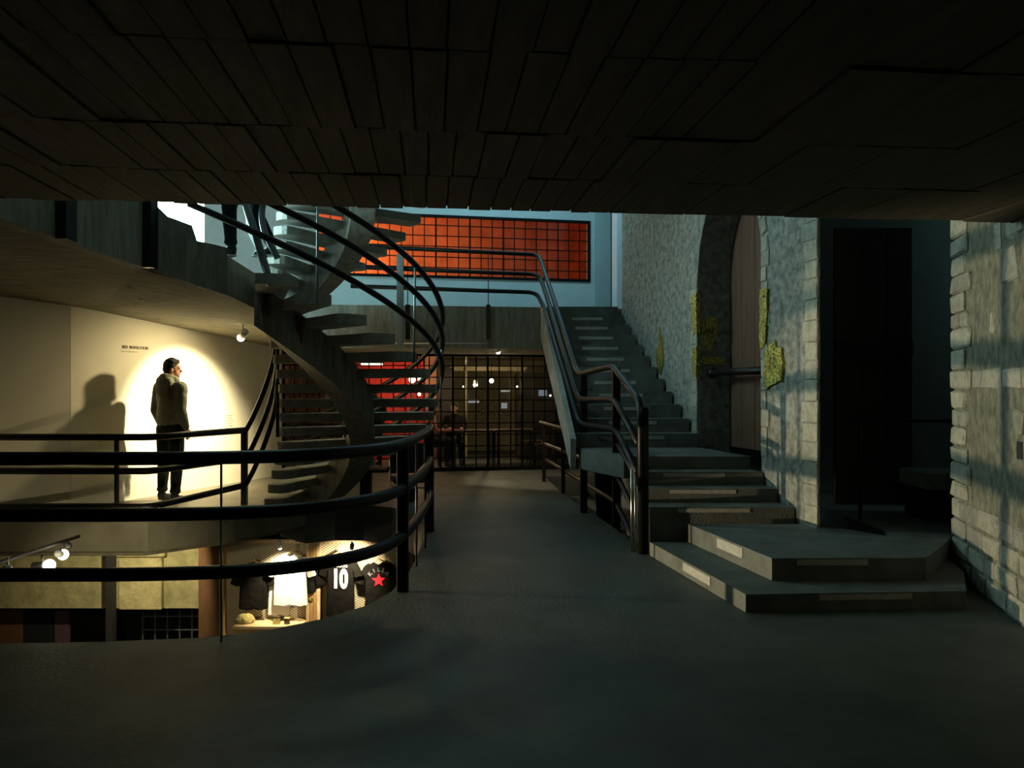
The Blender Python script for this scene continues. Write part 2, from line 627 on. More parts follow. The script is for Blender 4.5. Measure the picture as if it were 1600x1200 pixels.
for (s0, s1, z0, z1) in [(1.02, 1.16, 2.62, 2.82), (1.2, 1.5, 2.35, 2.60), (1.30, 1.6, 2.65, 2.95), (0.95, 1.02, 2.0, 2.18), (1.42, 1.6, 1.28, 1.45)]:
    stone(pier, (s0, -0.012, z0), (s1, 0.2, z1), 0.014, 0.012)
box('putlog_hole_shade', (1.46, -0.004, 1.12), (1.56, 0.02, 1.24), 'dark', pier)  # flat dark plate, its colour stands in for the shade inside a hole

# dark room behind the doorway between wall and pier
box_room = thing('wall_room', None, None)
tag(box_room, kind='structure')
slab('room_back', [(3.4, 9.4), (8.5, 9.4), (8.5, 9.6), (3.4, 9.6)], 0.3, 4.2, 'grey_wall', box_room)
slab('room_side', [(8.3, 4.0), (8.5, 4.0), (8.5, 9.6), (8.3, 9.6)], 0.3, 4.2, 'grey_wall', box_room)
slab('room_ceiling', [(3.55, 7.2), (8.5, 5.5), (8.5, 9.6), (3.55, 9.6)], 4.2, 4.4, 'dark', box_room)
d2 = thing('door_2', None, None)
tag(d2, kind='structure')
for k in range(3):
    x0 = 3.62 + k * 0.29
    box('door_board', (x0, 8.60, 0.31), (x0 + 0.282, 8.66, 3.4), 'brown_door', d2, 0.005)
box('door_rail', (3.62, 8.57, 1.95), (4.48, 8.60, 2.12), 'dark', d2, 0.004)
ledge = thing('stone_ledge', 'pale stone block ledge inside the dark doorway', 'ledge')
box('block', (4.06, 7.45, 0.31), (4.72, 7.95, 0.62), 'dark', ledge, 0.01)
box('top_slab', (4.02, 7.42, 0.62), (4.74, 7.98, 0.78), 'stone1', ledge, 0.012)
light('POINT', 'inner_room_fill', (6.4, 8.3, 3.6), 5, (0.4, 1.0, 0.95), size=0.1)  # unseen fill without a fixture, added to lift the dark room's walls
hb = thing('doorway_handrail', 'thin dark handrail bar across the dark doorway', 'handrail')
tube('rail', [(3.35, 7.6, 1.30), (4.60, 7.75, 1.27)], 0.022, 'black_metal', hb)
tube('post', [(3.45, 7.61, 0.3), (3.45, 7.61, 1.30)], 0.018, 'black_metal', hb)
tube('post', [(4.5, 7.735, 0.3), (4.5, 7.735, 1.28)], 0.018, 'black_metal', hb)


def xw(d):
    return (UW - 0.02 - SA * d) / CA


# ---------------------------------------------------------------- straight concrete stairs
st = thing('concrete_staircase', 'concrete staircase with pale nosing strips climbing along the plastered arch wall', 'staircase')


def step(poly, z0, z1, strips=()):
    o = slab('step', poly, z0, z1, 'stair', st)
    for (a, b, f0, f1, h0, h1) in strips:
        a, b = Vector((*poly[a], 0)), Vector((*poly[b], 0))
        p, q = a.lerp(b, f0), a.lerp(b, f1)
        t = (q - p).normalized()
        nrm = Vector((t.y, -t.x, 0))
        bm = bmesh.new()
        bm_prism(bm, [p + Vector((0, 0, z1 - h1)), q + Vector((0, 0, z1 - h1)), q + Vector((0, 0, z1 - h0)), p + Vector((0, 0, z1 - h0))], nrm * 0.006)
        from_bm('nosing_strip', bm, 'strip', o)
    return o


# corner block: two wide steps; polygon order: front-left, front-right, ...
step([(1.67, 5.49), (3.30, 5.58), (3.62, 6.15), (3.86, 6.9), (3.3, 7.36), (1.32, 7.36)], 0.0, 0.128, [(0, 1, 0.33, 0.75, 0.01, 0.05), (5, 0, 0.42, 0.70, 0.015, 0.085)])
step([(1.99, 5.88), (3.18, 5.90), (3.60, 6.40), (3.90, 6.80), (7.8, 5.4), (7.8, 9.4), (3.4, 9.4), (3.4, 6.62), (2.92, 7.36), (1.69, 7.36)], 0.129, 0.30,
     [(0, 1, 0.16, 0.62, 0.01, 0.055), (9, 0, 0.40, 0.70, 0.015, 0.10)])
zs = [0.44, 0.58, 0.72]
fr = [7.50, 7.82, 8.10]
for i in range(3):
    d = fr[i]
    dn = 8.36
    step([(1.30, d), (xw(d), d), (xw(dn), dn), (1.30, dn)], 0.0 if i == 0 else zs[i] - 0.139, zs[i], [(0, 1, 0.22, 0.70, 0.012, 0.05)])
land = slab('landing', [(1.22, 8.37), (xw(8.37), 8.37), (xw(9.62), 9.62), (0.84, 9.62), (0.86, 9.3)], 0.62, 0.86, 'stair', st)
R_, T_ = 0.175, 0.284
for i in range(-1, 11):
    z1 = 1.21 + R_ * i
    d = 9.93 + T_ * i
    dn = d + (T_ if i < 10 else 0.25)
    xl = 0.82 + (0.58 - 0.82) * (d - 9.5) / 3.25
    xl2 = 0.82 + (0.58 - 0.82) * (dn - 9.5) / 3.25
    step([(xl, d), (xw(d) - 0.02, d), (xw(dn) - 0.02, dn), (xl2, dn)], z1 - (0.24 if i > -1 else 0.174), z1, [(0, 1, 0.31, 0.72, 0.03, 0.075)] if i < 10 else [])
prism('stringer', [(0.79, 9.45, 0.60), (0.79, 9.45, 0.98), (0.545, 12.75, 3.02), (0.545, 12.75, 2.45)], (-0.07, 0, 0), 'concrete', st)

# ---------------------------------------------------------------- far balcony, back wall, windows
tag(slab('balcony_slab', [(-3.58, 12.33), (0.52, 12.80), (0.52, 13.06), (4.0, 13.06), (4.0, 15.6), (-3.58, 14.35)], 2.26, 2.955, 'board_concrete'), kind='structure')
bw = thing('wall_back', None, None, (-0.5, 15.0, 0), ANG)
tag(bw, kind='structure')
SL, SR, WZ0, WZ1 = -3.41, 2.10, 3.73, 4.95
box('wall_lower', (-9.5, 0, 2.32), (3.6, 0.25, WZ0), 'blue_wall', bw)
box('wall_upper', (-9.5, 0, WZ1), (3.6, 0.25, 6.4), 'blue_wall', bw)
box('wall_left_part', (-9.5, 0, WZ0), (SL, 0.25, WZ1), 'grey_wall', bw)
box('wall_right_part', (SR, 0, WZ0), (3.6, 0.25, WZ1), 'blue_wall', bw)
box('pilaster', (2.20, -0.10, 2.96), (2.50, -0.002, 6.3), 'blue_column', bw, 0.005)
tag(box('trim_1', (0, 0, 2.96), (0.17, 0.30, 6.3), 'white_trim'), kind='structure')
bpy.data.objects['trim_1'].location = (2.0, 14.65, 0)
bpy.data.objects['trim_1'].rotation_euler = (0, 0, ANG)
# grey upper wall at the left, roof over the atrium
tag(slab('wall_upper_left', [(-9.5, 13.05), (-3.62, 14.14), (-3.62, 14.34), (-9.5, 13.25)], 2.9, 6.3, 'grey_wall'), kind='structure')
tag(slab('wall_upper_left', [(-9.6, 3), (-9.4, 3), (-9.4, 13.2), (-9.6, 13.2)], 2.9, 6.3, 'grey_wall'), kind='structure')
tag(slab('roof_slab', [(-12, 2), (8, 2), (8, 18.5), (-12, 18.5)], 6.3, 6.5, 'concrete'), kind='structure')
tag(slab('wall_upper_front', [(-12, 3.3), (8.5, 3.3), (8.5, 3.5), (-12, 3.5)], 3.25, 6.3, 'grey_wall'), kind='structure')

w1 = thing('window_1', None, None, (-0.5, 15.0, 0), ANG)
tag(w1, kind='structure')
tag(w1, 'wide barred window glowing orange red above the balcony')
fw = 0.05
for lo, hi in [((SL, -0.03, WZ0), (SR, 0.03, WZ0 + fw)), ((SL, -0.03, WZ1 - fw), (SR, 0.03, WZ1)),
               ((SL, -0.03, WZ0 + fw), (SL + fw, 0.03, WZ1 - fw)), ((SR - fw, -0.03, WZ0 + fw), (SR, 0.03, WZ1 - fw))]:
    box('window_frame', lo, hi, 'bar_metal', w1)
nv = 25
for k in range(1, nv):
    s = SL + (SR - SL) * k / nv
    r = 0.016 if k in (14, 17, 11) else 0.009
    box('bar', (s - r, -0.012, WZ0 + fw), (s + r, 0.012, WZ1 - fw), 'bar_metal', w1)
for k in range(1, 6):
    z = WZ0 + (WZ1 - WZ0) * k / 6
    box('bar', (SL + fw, -0.028, z - 0.009), (SR - fw, -0.012, z + 0.009), 'bar_metal', w1)
box('pane', (SL, 0.034, WZ0), (SR, 0.038, WZ1), 'pane_glass', w1)
# orange-red room behind it
rr = thing('wall_red_room', None, None, (-0.5, 15.0, 0), ANG)
tag(rr, kind='structure')
box('room_back', (-4.2, 2.2, 2.9), (3.0, 2.3, 6.0), 'red_lit_wall', rr)
box('room_side', (-4.3, 0.26, 2.9), (-4.2, 2.3, 6.0), 'red_lit_wall', rr)
box('room_side', (3.0, 0.26, 2.9), (3.1, 2.3, 6.0), 'red_lit_wall', rr)
box('room_ceiling', (-4.2, 0.26, 5.9), (3.0, 2.2, 6.0), 'red_lit_wall', rr)
box('room_floor', (-4.2, 0.26, 2.8), (3.0, 2.2, 2.9), 'dark_wood', rr)


def pendant(label, p, ztop, r, energy, color, m='bulb', group=None):
    t = thing('pendant_lamp', label, 'lamp', p, 0, group)
    tube('cord', [(0, 0, r + 0.05), (0, 0, ztop - p[2])], 0.006, 'black_metal', t, 6)
    tube('socket', [(0, 0, r * 0.8), (0, 0, r + 0.06)], 0.02, 'black_metal', t, 8)
    sphere('bulb', (0, 0, 0), r, m, t, 10)
    if energy:
        light('POINT', 'lamp_light', (p[0], p[1], p[2] - r - 0.03), energy, color, size=0.05)
    return t


p = D(562, 397, 15.5)
pendant('bright bulb at the left of the orange red upper room', p, 5.9, 0.05, 95, (1.0, 0.66, 0.24))
p = D(488, 382, 15.35)
pendant('bulb seen in the far left corner of the orange red window', p, 5.9, 0.05, 24, (1.0, 0.60, 0.22))
light('POINT', 'lamp_light', tuple(D(720, 380, 16.1)), 9, (1.0, 0.62, 0.28), size=0.2)

# lower barred screen of the cafe
GL, GR, GZ = -3.85, 1.85, 2.28
w2 = thing('window_2', None, None, (-0.5, 15.0, 0), ANG)
tag(w2, 'black floor to ceiling grid screen of the cafe under the balcony')
tag(w2, kind='structure')
for lo, hi in [((GL, -0.03, 0.0), (GR, 0.03, 0.07)), ((GL, -0.03, GZ - 0.06), (GR, 0.03, GZ + 0.02)),
               ((GL, -0.03, 0.07), (GL + 0.06, 0.03, GZ - 0.06)), ((GR - 0.06, -0.03, 0.07), (GR, 0.03, GZ - 0.06))]:
    box('window_frame', lo, hi, 'bar_metal', w2)
ng = 25
for k in range(1, ng):
    s = GL + (GR - GL) * k / ng
    r = 0.02 if k in (14, 17, 20) else 0.011
    box('bar', (s - r, -0.014, 0.07), (s + r, 0.014, GZ - 0.06), 'bar_metal', w2)
for k in range(1, 10):
    z = 0.04 + (GZ - 0.06) * k / 10
    box('bar', (GL + 0.06, -0.032, z - 0.010), (GR - 0.06, -0.014, z + 0.010), 'bar_metal', w2)
box('pane', (GL, 0.036, 0.07), (GR, 0.040, GZ - 0.06), 'pane_glass', w2)

# ---------------------------------------------------------------- the cafe behind the screen
cf = thing('wall_cafe', None, None, (-0.5, 15.0, 0), ANG)
tag(cf, kind='structure')
box('wall_back_part', (-6.5, 4.8, 0), (4.5, 4.95, 2.35), 'cafe_wall', cf)
box('cafe_ceiling', (-6.5, 0.05, 2.33), (4.5, 4.95, 2.45), 'cafe_wall', cf)
box('wall_side_part', (4.4, 0.1, 0), (4.5, 4.8, 2.33), 'cafe_wall', cf)
box('wall_side_part', (-6.5, 0.1, 0), (-6.4, 4.8, 2.33), 'dark_wood', cf)
box('dark_partition', (-4.6, 2.6, 0), (-2.56, 2.75, 2.33), 'dark_wood', cf)
box('red_partition', (-2.55, 2.6, 0), (-1.05, 2.75, 2.33), 'cafe_red', cf)
box('pillar', (-1.02, 2.3, 0), (-0.78, 2.6, 2.33), 'cafe_pink', cf)
box('pillar', (-0.76, 1.9, 0), (-0.48, 2.2, 2.05), 'dark', cf)
box('mullion', (-0.15, 2.4, 0), (-0.08, 2.46, 2.33), 'cafe_wall', cf)
box('lintel', (-0.45, 2.4, 2.0), (1.3, 2.46, 2.1), 'cafe_wall', cf)
cab = thing('dark_cabinet', 'tall dark cabinet at the right side of the cafe', 'cabinet', (-0.5, 15.0, 0), ANG)
box('body', (1.05, 2.0, 0.02), (2.2, 2.6, 1.95), 'dark', cab, 0.01)
box('door', (1.08, 1.975, 0.1), (1.60, 2.0, 1.9), 'dark', cab, 0.004)
box('door', (1.64, 1.975, 0.1), (2.16, 2.0, 1.9), 'dark', cab, 0.004)
gp = thing('lettered_glass_panel', 'glass panel with mirrored dark lettering in the middle of the cafe', 'glass panel', (-0.5, 15.0, 0), ANG)
box('glass', (-0.05, 2.42, 0.05), (1.0, 2.43, 2.0), 'pane_glass', gp)
tx = text('lettering', 'LATERAL', 0.15, 'dark', gp, 0.003, mirror=True, squeeze=1.35)
tx.location = (0.52, 2.40, 1.02)
box('underline', (0.05, 2.40, 0.905), (1.0, 2.415, 0.92), 'dark', gp)
for (px, py, w, h, m, lab) in [(740, 627, 0.24, 0.07, 'screen', 'small bluish lit screen left of the pendant bulb'),
                               (790, 611, 0.20, 0.035, 'screen', 'narrow bright screen strip right of the pendant bulb'),
                               (788, 634, 0.13, 0.12, 'screen', 'small lit menu board above the mirrored lettering'),
                               (848, 614, 0.18, 0.13, 'screen', 'bluish screen at the right end of the cafe'),
                               (500, 608, 0.15, 0.15, 'screen_bright', 'small white lit monitor seen under the spiral stair')]:
    p = D(px, py, 16.7 if px > 600 else 15.9)
    t = thing('display_screen', lab, 'screen', p, ANG)
    box('casing', (-w / 2 - 0.012, 0, -h / 2 - 0.012), (w / 2 + 0.012, 0.04, h / 2 + 0.012), 'dark', t, 0.004)
    box('panel', (-w / 2, -0.004, -h / 2), (w / 2, 0.0, h / 2), m, t)
p = D(768, 595, 16.2)
pendant('single warm pendant bulb hanging in the middle of the cafe', p, 2.33, 0.045, 34, (1.0, 0.74, 0.40))
for i, (px, py, e) in enumerate([(644, 593, 26), (657, 592, 0), (645, 607, 0), (655, 616, 0)]):
    p = D(px, py, 16.3 + 0.1 * i)
    pendant(['left upper bulb of the bright cluster by the red partition', 'right upper bulb of the bright cluster by the red partition',
             'lower left bulb of the cluster by the red partition', 'lowest small bulb of the cluster by the red partition'][i],
            p, 2.33, (0.07, 0.07, 0.06, 0.035)[i], e, (1.0, 0.55, 0.3), group='bulbs by the red partition')
for i, (px, py, lab) in enumerate([(724, 604, 'tiny white light left of the pendant bulb'), (808, 604, 'tiny white light right of the pendant bulb'),
                                   (860, 618, 'tiny white light beside the right bluish screen')]):
    p = D(px, py, 17.2)
    pendant(lab, p, 2.33, 0.02, 0, WARM, 'bulb_small')
lt = thing('strip_light', 'short warm strip light high behind the spiral stair treads', 'light', D(581, 569, 15.9), ANG)
box('tube', (-0.22, -0.02, -0.015), (0.22, 0.02, 0.015), 'bulb_small', lt, 0.006)
box('housing', (-0.24, -0.025, 0.015), (0.24, 0.025, 0.05), 'dark', lt)
light('POINT', 'lamp_light', tuple(B(-2.2, 15.2, 1.9)), 9, (1.0, 0.65, 0.35), size=0.1)


def cafe_table(label, s, dep, w, group):
    t = thing('cafe_table', label, 'table', tuple(Vector((-0.5, 15.0, 0)) + Vector((s * CA - dep * SA, s * SA + dep * CA, 0))), ANG, group)
    box('table_top', (-w / 2, -0.3, 0.71), (w / 2, 0.3, 0.75), 'dark_wood', t, 0.006)
    for sx in (-1, 1):
        for sy in (-1, 1):
            box('leg', (sx * (w / 2 - 0.06) - 0.02, sy * 0.25 - 0.02, 0), (sx * (w / 2 - 0.06) + 0.02, sy * 0.25 + 0.02, 0.71), 'dark', t)
    return t


def cafe_chair(label, s, dep, rz, group):
    t = thing('cafe_chair', label, 'chair', tuple(Vector((-0.5, 15.0, 0)) + Vector((s * CA - dep * SA, s * SA + dep * CA, 0))), ANG + rz, group)
    box('seat', (-0.2, -0.2, 0.43), (0.2, 0.2, 0.47), 'dark_wood', t, 0.008)
    box('backrest', (-0.2, 0.17, 0.66), (0.2, 0.2, 0.88), 'dark_wood', t, 0.008)
    for sx in (-0.18, 0.18):
        tube('leg', [(sx, -0.18, 0), (sx, -0.17, 0.44)], 0.014, 'black_metal', t, 6)
        tube('leg', [(sx, 0.20, 0), (sx, 0.185, 0.45), (sx, 0.19, 0.86)], 0.014, 'black_metal', t, 6)
    return t


G1, G2 = 'tables behind the cafe screen', 'chairs behind the cafe screen'
cafe_table('dark table between the two seated people in the cafe', -0.15, 0.95, 0.9, G1)
cafe_table('dark table below the mirrored lettering in the cafe', 0.75, 1.0, 0.9, G1)
cafe_table('dark table at the right end of the cafe', 1.75, 0.9, 0.8, G1)
cafe_chair('dark chair under the left seated person in the cafe', -1.05, 0.8, PI / 2 + PI, G2)
cafe_chair('dark chair under the dark haired seated person in the cafe', -0.48, 1.45, PI, G2)
cafe_chair('dark chair right of the middle cafe table', 1.28, 1.56, -PI / 2, G2)
cafe_chair('dark chair in front of the dark cabinet', 1.25, 0.36, 0.0, G2)
sp = thing('slatted_partition', 'reddish wooden slat partition seen under the spiral stair', 'partition', (-4.05, 14.95, 0), ANG)
for k in range(9):
    box('slat', (-0.35 + 0.125 * k, 0, 0.35), (-0.29 + 0.125 * k, 0.04, 2.25 if k < 3 else 1.5), 'slat_wood', sp, 0.003)
box('bottom_rail', (-0.42, -0.02, 0.25), (0.78, 0.06, 0.35), 'dark_wood', sp)
box('top_rail', (-0.42, -0.02, 1.5), (0.78, 0.06, 1.56), 'dark_wood', sp)

# ---------------------------------------------------------------- gallery at the left: wall, soffit, parapet
gw = thing('wall_gallery', None, None)
tag(gw, kind='structure')
gdir = Vector((1.33, 3.46, 0)).normalized()
gn = Vector((gdir.y, -gdir.x, 0))                    # toward the void


def gpt(t, z, out=0.0):
    """t in metres along the gallery wall from its point at (-5.33, 9.84)"""
    p = Vector((-5.33, 9.84, z)) + gdir * t + gn * out
    p.z = z
    return p


def gal_panel(t0, t1):
    prism('wall_panel', [gpt(t0, -0.30), gpt(t1, -0.30), gpt(t1, 2.95), gpt(t0, 2.95)], gn * -0.12, 'white_wall', gw)


def gt(px):
    t = (px - CX) / F
    return (t * 9.84 + 5.33) / (gdir.x - t * gdir.y)


sa_ = gpt(gt(110) - 0.006, 0)
sb_ = sa_ + Vector((-1.9, -2.3, 0))
prism('wall_panel', [(sb_.x, sb_.y, -0.3), (sa_.x, sa_.y, -0.3), (sa_.x, sa_.y, 2.95), (sb_.x, sb_.y, 2.95)], (-0.05, 0.12, 0), 'white_wall', gw)
gal_panel(gt(110) + 0.004, 3.72)
prism('wall_end', [gpt(3.721, 0.1), gpt(3.76, 0.1), gpt(3.76, 2.6), gpt(3.721, 2.6)], gn * -0.16, 'dark', gw)
ts = thing('wall_lettering', 'dark exhibition title lettering on the lit white gallery wall', 'lettering')
ts.matrix_world = Matrix.Translation(gpt((gt(192) + gt(229)) / 2, D(210, 543, 10.35).z, 0.004)) @ Matrix.Rotation(math.atan2(gdir.y, gdir.x), 4, 'Z')
t1 = text('title_word', 'RED', 0.056, 'ink', ts, 0.002, squeeze=0.9, bold=0.0004)
t1.location = (-0.165, 0, 0)
t1 = text('title_word', 'REVOLUTION', 0.056, 'ink', ts, 0.002, squeeze=0.9, bold=0.0004)
t1.location = (0.065, 0, 0)
for k, (a, b) in enumerate([(-0.22, -0.10), (-0.09, -0.05), (-0.04, 0.05)]):
    box('subtitle', (a, -0.002, -0.065), (b, 0.002, -0.05), 'ink_light', ts)
cp = thing('wall_caption', 'faint column of small caption text right of the standing man', 'lettering')
cp.matrix_world = Matrix.Translation(gpt(gt(323), 1.92, 0.003)) @ Matrix.Rotation(math.atan2(gdir.y, gdir.x), 4, 'Z')
for k in range(7):
    box('caption_line', (-0.10, -0.002, -0.05 * k), (random.uniform(0.0, 0.12), 0.001, -0.05 * k + 0.014), 'ink_light', cp)
cp = thing('wall_caption', 'small block of caption text low on the wall at the beam edge', 'lettering')
cp.matrix_world = Matrix.Translation(gpt(gt(358), 1.17, 0.003)) @ Matrix.Rotation(math.atan2(gdir.y, gdir.x), 4, 'Z')
for k in range(6):
    box('caption_line', (-0.10, -0.002, -0.04 * k), (random.uniform(0.06, 0.12), 0.001, -0.04 * k + 0.013), 'ink_light', cp)

sv = [(-9, 4.55, 2.85), (-3.42, 4.55, 2.72), (-3.42, 7.06, 2.70), (-2.79, 7.46, 2.52), (-2.98, 9.4, 2.50), (-3.54, 11.5, 2.42), (-3.6, 14, 2.25),
      (-7.36, 7.2, 2.82), (-5.47, 9.52, 2.62), (-5.35, 9.84, 2.60), (-4.02, 13.3, 2.29)]
sf = [(0, 1, 7), (1, 2, 7), (2, 8, 7), (2, 9, 8), (2, 3, 9), (3, 4, 9), (4, 5, 9), (5, 10, 9), (5, 6, 10)]
bm = bmesh.new()
bv = [bm.verts.new(p) for p in sv]
tv = [bm.verts.new((p[0], p[1], 2.905)) for p in sv]
for a, b, c in sf:
    bm.faces.new([bv[a], bv[c], bv[b]])
    bm.faces.new([tv[a], tv[b], tv[c]])
rim = [0, 1, 2, 3, 4, 5, 6, 10, 9, 8, 7]
for a, b in zip(rim, rim[1:] + rim[:1]):
    bm.faces.new([bv[a], bv[b], tv[b], tv[a]])
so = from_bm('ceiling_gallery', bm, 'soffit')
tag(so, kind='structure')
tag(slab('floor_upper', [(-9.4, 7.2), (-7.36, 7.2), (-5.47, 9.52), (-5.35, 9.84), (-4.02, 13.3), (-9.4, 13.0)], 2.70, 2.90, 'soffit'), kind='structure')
pa = thing('wall_parapet', None, None)
tag(pa, kind='structure')
prism('parapet_panel', [(-3.35, 4.55, 2.72), (-3.35, 7.05, 2.70), (-3.35, 7.05, 3.38), (-3.35, 4.55, 3.38)], (-0.14, 0, 0), 'board_concrete', pa)
prism('parapet_panel', [(-3.345, 7.05, 2.70), (-2.75, 7.42, 2.50), (-2.75, 7.42, 2.96), (-2.98, 7.27, 3.00), (-3.02, 7.25, 3.14), (-3.2, 7.14, 3.2), (-3.345, 7.05, 3.36)], (-0.08, 0.12, 0), 'board_concrete', pa)
for k, px in enumerate((95, 228)):
    dd = -3.35 * F / (px - CX)
    tag(box('parapet_post', (-3.35, dd - 0.07, 2.70), (-3.27, dd + 0.07, 4.1), 'black_metal'),
        ['dark vertical post on the parapet at the far left', 'dark vertical post on the parapet beside the bright light'][k], 'post', 'parapet posts')
lb = thing('floodlight', 'glaring white floodlight on the upper landing behind the parapet', 'floodlight', (-3.97, 9.0, 3.0), math.radians(48))
box('diffuser', (-0.36, -0.04, 0.16), (0.36, 0.04, 1.7), 'lightbox', lb, 0.01)
box('stand', (-0.30, -0.05, -0.09), (0.30, 0.05, 0.12), 'white_metal', lb, 0.01)


def spotlight(label, p, aim, group=None, lens='spot_lens', r=0.045, body='white_metal', hang=0.1, lens_r=0, energy=0, angle=60, blend=0.6, color=WARM, up=1):
    p = Vector(p)
    d = (Vector(aim) - p).normalized()
    t = thing('track_spotlight', label, 'spotlight', p, 0, group)
    tube('canister', [d * -0.08, d * 0.04], r, body, t, 12)
    sphere('lens', d * (0.045 + 0.3 * lens_r), lens_r or r * 0.9, lens, t, 12)
    tube('stem', [(0, 0, 0.0), (0, 0, hang * up)], 0.01, body, t, 6)
    if energy:
        light('SPOT', 'spot_beam', p + d * 0.13, energy, color, aim, 0.03, angle, blend)
    return t


# track and spots on the gallery soffit
tk = thing('light_track', 'thin pale lighting track on the gallery soffit', 'light track')
a_, b_ = Vector((-3.95, 7.9, 2.655)), Vector((-3.72, 9.9, 2.53))
tube('rail', [a_, b_], 0.014, 'white_metal', tk, 6)
GS = 'gallery spotlights'
hot = gpt(gt(282), 1.15)
spotlight('lit round spotlight on the soffit near the spiral stair spine', (-3.66, 10.45, 2.33), hot, GS, energy=850, angle=84, blend=0.85, color=(1.0, 0.85, 0.50), hang=0.14, lens_r=0.05)
light('SPOT', 'spot_spill', Vector((-3.66, 10.45, 2.33)) + (hot - Vector((-3.66, 10.45, 2.33))).normalized() * 0.14, 95, (1.0, 0.80, 0.42), gpt(gt(230), 1.0), 0.03, 140, 0.8)
sp2 = thing('downlight', 'small double downlight on the gallery soffit', 'spotlight', (-4.02, 8.5, 2.62))
box('bracket', (-0.10, -0.02, 0), (0.10, 0.02, 0.03), 'dark', sp2)
for s in (-0.08, 0.08):
    tube('lamp', [(s, 0, -0.05), (s, 0, 0.0)], 0.028, 'white_metal', sp2, 10)

# ---------------------------------------------------------------- spiral staircase
AX, AY, RO, RI = -3.0, 9.5, 2.08, 0.12
DT, TH0, Z0, RZ = math.radians(11.45), math.radians(-71.5), 2.73, 0.18


def tread_mesh():
    bm = bmesh.new()
    pts = []
    for k in range(7):
        a = -PI / 2 + PI * k / 6
        pts.append((RO - 0.05 + 0.05 * math.cos(a), 0.17 * math.sin(a)))
    for k in range(7):
        a = PI / 2 + PI * k / 6
        pts.append((RI + 0.10 + 0.10 * math.cos(a), 0.14 * math.sin(a)))
    bm_prism(bm, [(x, y, -0.105) for x, y in pts], (0, 0, 0.105))
    bmesh.ops.recalc_face_normals(bm, faces=bm.faces)
    me = bpy.data.meshes.new('tread')
    bm.to_mesh(me)
    bm.free()
    me.materials.append(MATS['concrete'])
    return me


TREAD = tread_mesh()


def pol(th, r, z):
    return Vector((r * math.cos(th), r * math.sin(th), z))


def flight(name, label, j0, j1, th_of, z_of, zmin, spine_top=0.09, sd0=0.58):
    t = thing(name, label, 'staircase', (AX, AY, 0))
    for j in range(j0, j1 + 1):
        o = link('tread', TREAD, None, t)
        o.rotation_euler = (0, 0, th_of(j))
        o.location = (0, 0, z_of(j))
    bm = bmesh.new()
    rings = []
    n = (j1 - j0 + 1) * 4
    for k in range(n + 1):
        j = j0 - 0.7 + (j1 - j0 + 1.2) * k / n
        th, z = th_of(j), z_of(j)
        zt, zb = max(z - spine_top, zmin + 0.03), max(z - sd0, zmin)
        rings.append([bm.verts.new(pol(th, r, zz)) for r, zz in ((0.98, zb), (1.29, zb), (1.27, zt), (1.0, zt))])
    for a, b in zip(rings, rings[1:]):
        for q in range(4):
            bm.faces.new([a[q], a[(q + 1) % 4], b[(q + 1) % 4], b[q]])
    bm.faces.new(rings[0])
    bm.faces.new(list(reversed(rings[-1])))
    sp_ = from_bm('spine', bm, 'board_concrete', t)
    return t


thl = lambda j: TH0 + DT * j
zl = lambda j: Z0 - RZ * j
spiral = flight('spiral_staircase', 'concrete spiral staircase with floating treads sweeping down from the upper landing', 0, 14, thl, zl, 0.10)
for h in (0.97, 0.66, 0.31):
    pts = []
    for k in range(78):
        j = -1.85 + 17.05 * k / 77
        pts.append(pol(thl(j), RO + 0.05, zl(j) + h))
    tube('handrail', pts, 0.034, 'black_metal', spiral, 10)
for j in (1, 4, 7, 10, 13):
    tube('post', [pol(thl(j), RO + 0.03, zl(j) - 0.12), pol(thl(j), RO + 0.05, zl(j) + 0.97)], 0.012, 'grey_metal', spiral, 8)
for h in (0.92, 0.55, 0.22):
    pts = [Vector((-0.45, 0.43, 0.12 + h)), Vector((-0.31, 0.38, 0.36 + h)), Vector((-0.12, 0.26, 0.74 + h)), Vector((0.03, 0.12, 1.12 + h)), Vector((0.10, 0.0, 1.45 + h))]
    tube('inner_handrail', catmull(pts, 6), 0.032, 'black_metal', spiral, 10)
tube('inner_post', [(0.10, 0.0, 1.0), (0.10, 0.0, 2.75)], 0.022, 'black_metal', spiral, 8)
# landing end of the rails: bent tube loops by the walker's feet
for (dx, h) in ((0.17, 0.0), (0.30, 0.03)):
    tube('rail_loop', catmull([pol(thl(-1.0), 1.94, 2.90) + Vector((dx + 0.12, 0.1, 0)), pol(thl(-1.0), 1.94, 3.2) + Vector((dx - 0.02, 0.1, 0)),
                               pol(thl(-1.0), 1.94, 3.46) + Vector((dx - 0.02, 0.1, 0)), pol(thl(-1.0), 1.94, 3.62 + h) + Vector((dx + 0.12, 0.1, 0)),
                               pol(thl(-1.0), 1.94, 3.55 + h) + Vector((dx + 0.32, 0.16, 0))], 6), 0.032, 'grey_metal', spiral, 10)
tube('newel', [pol(thl(-0.05), 2.02, 2.62), pol(thl(-0.85), 2.02, 3.7)], 0.038, 'grey_metal', spiral, 10)
# rust-coloured runs down the spine below the landing
for j in (-0.35, -0.15, 1.05, 1.2):
    th = thl(j)
    zt = zl(j) - 0.13
    bm = bmesh.new()
    L = random.uniform(0.2, 0.34)
    bm_prism(bm, [pol(th - 0.018, 1.288, zt), pol(th + 0.018, 1.288, zt), pol(th + 0.010, 1.291, zt - L), pol(th - 0.006, 1.291, zt - L * 0.85)], pol(th, 0.006, 0))
    from_bm('rust_stain', bm, 'rust', spiral)
thu = lambda j: math.radians(105) - DT * j
zu = lambda j: 2.91 + RZ * j
flight('spiral_staircase', 'upper flight of the spiral staircase climbing out of view behind the ceiling edge', 1, 9, thu, zu, 2.3, 0.09, 0.56)

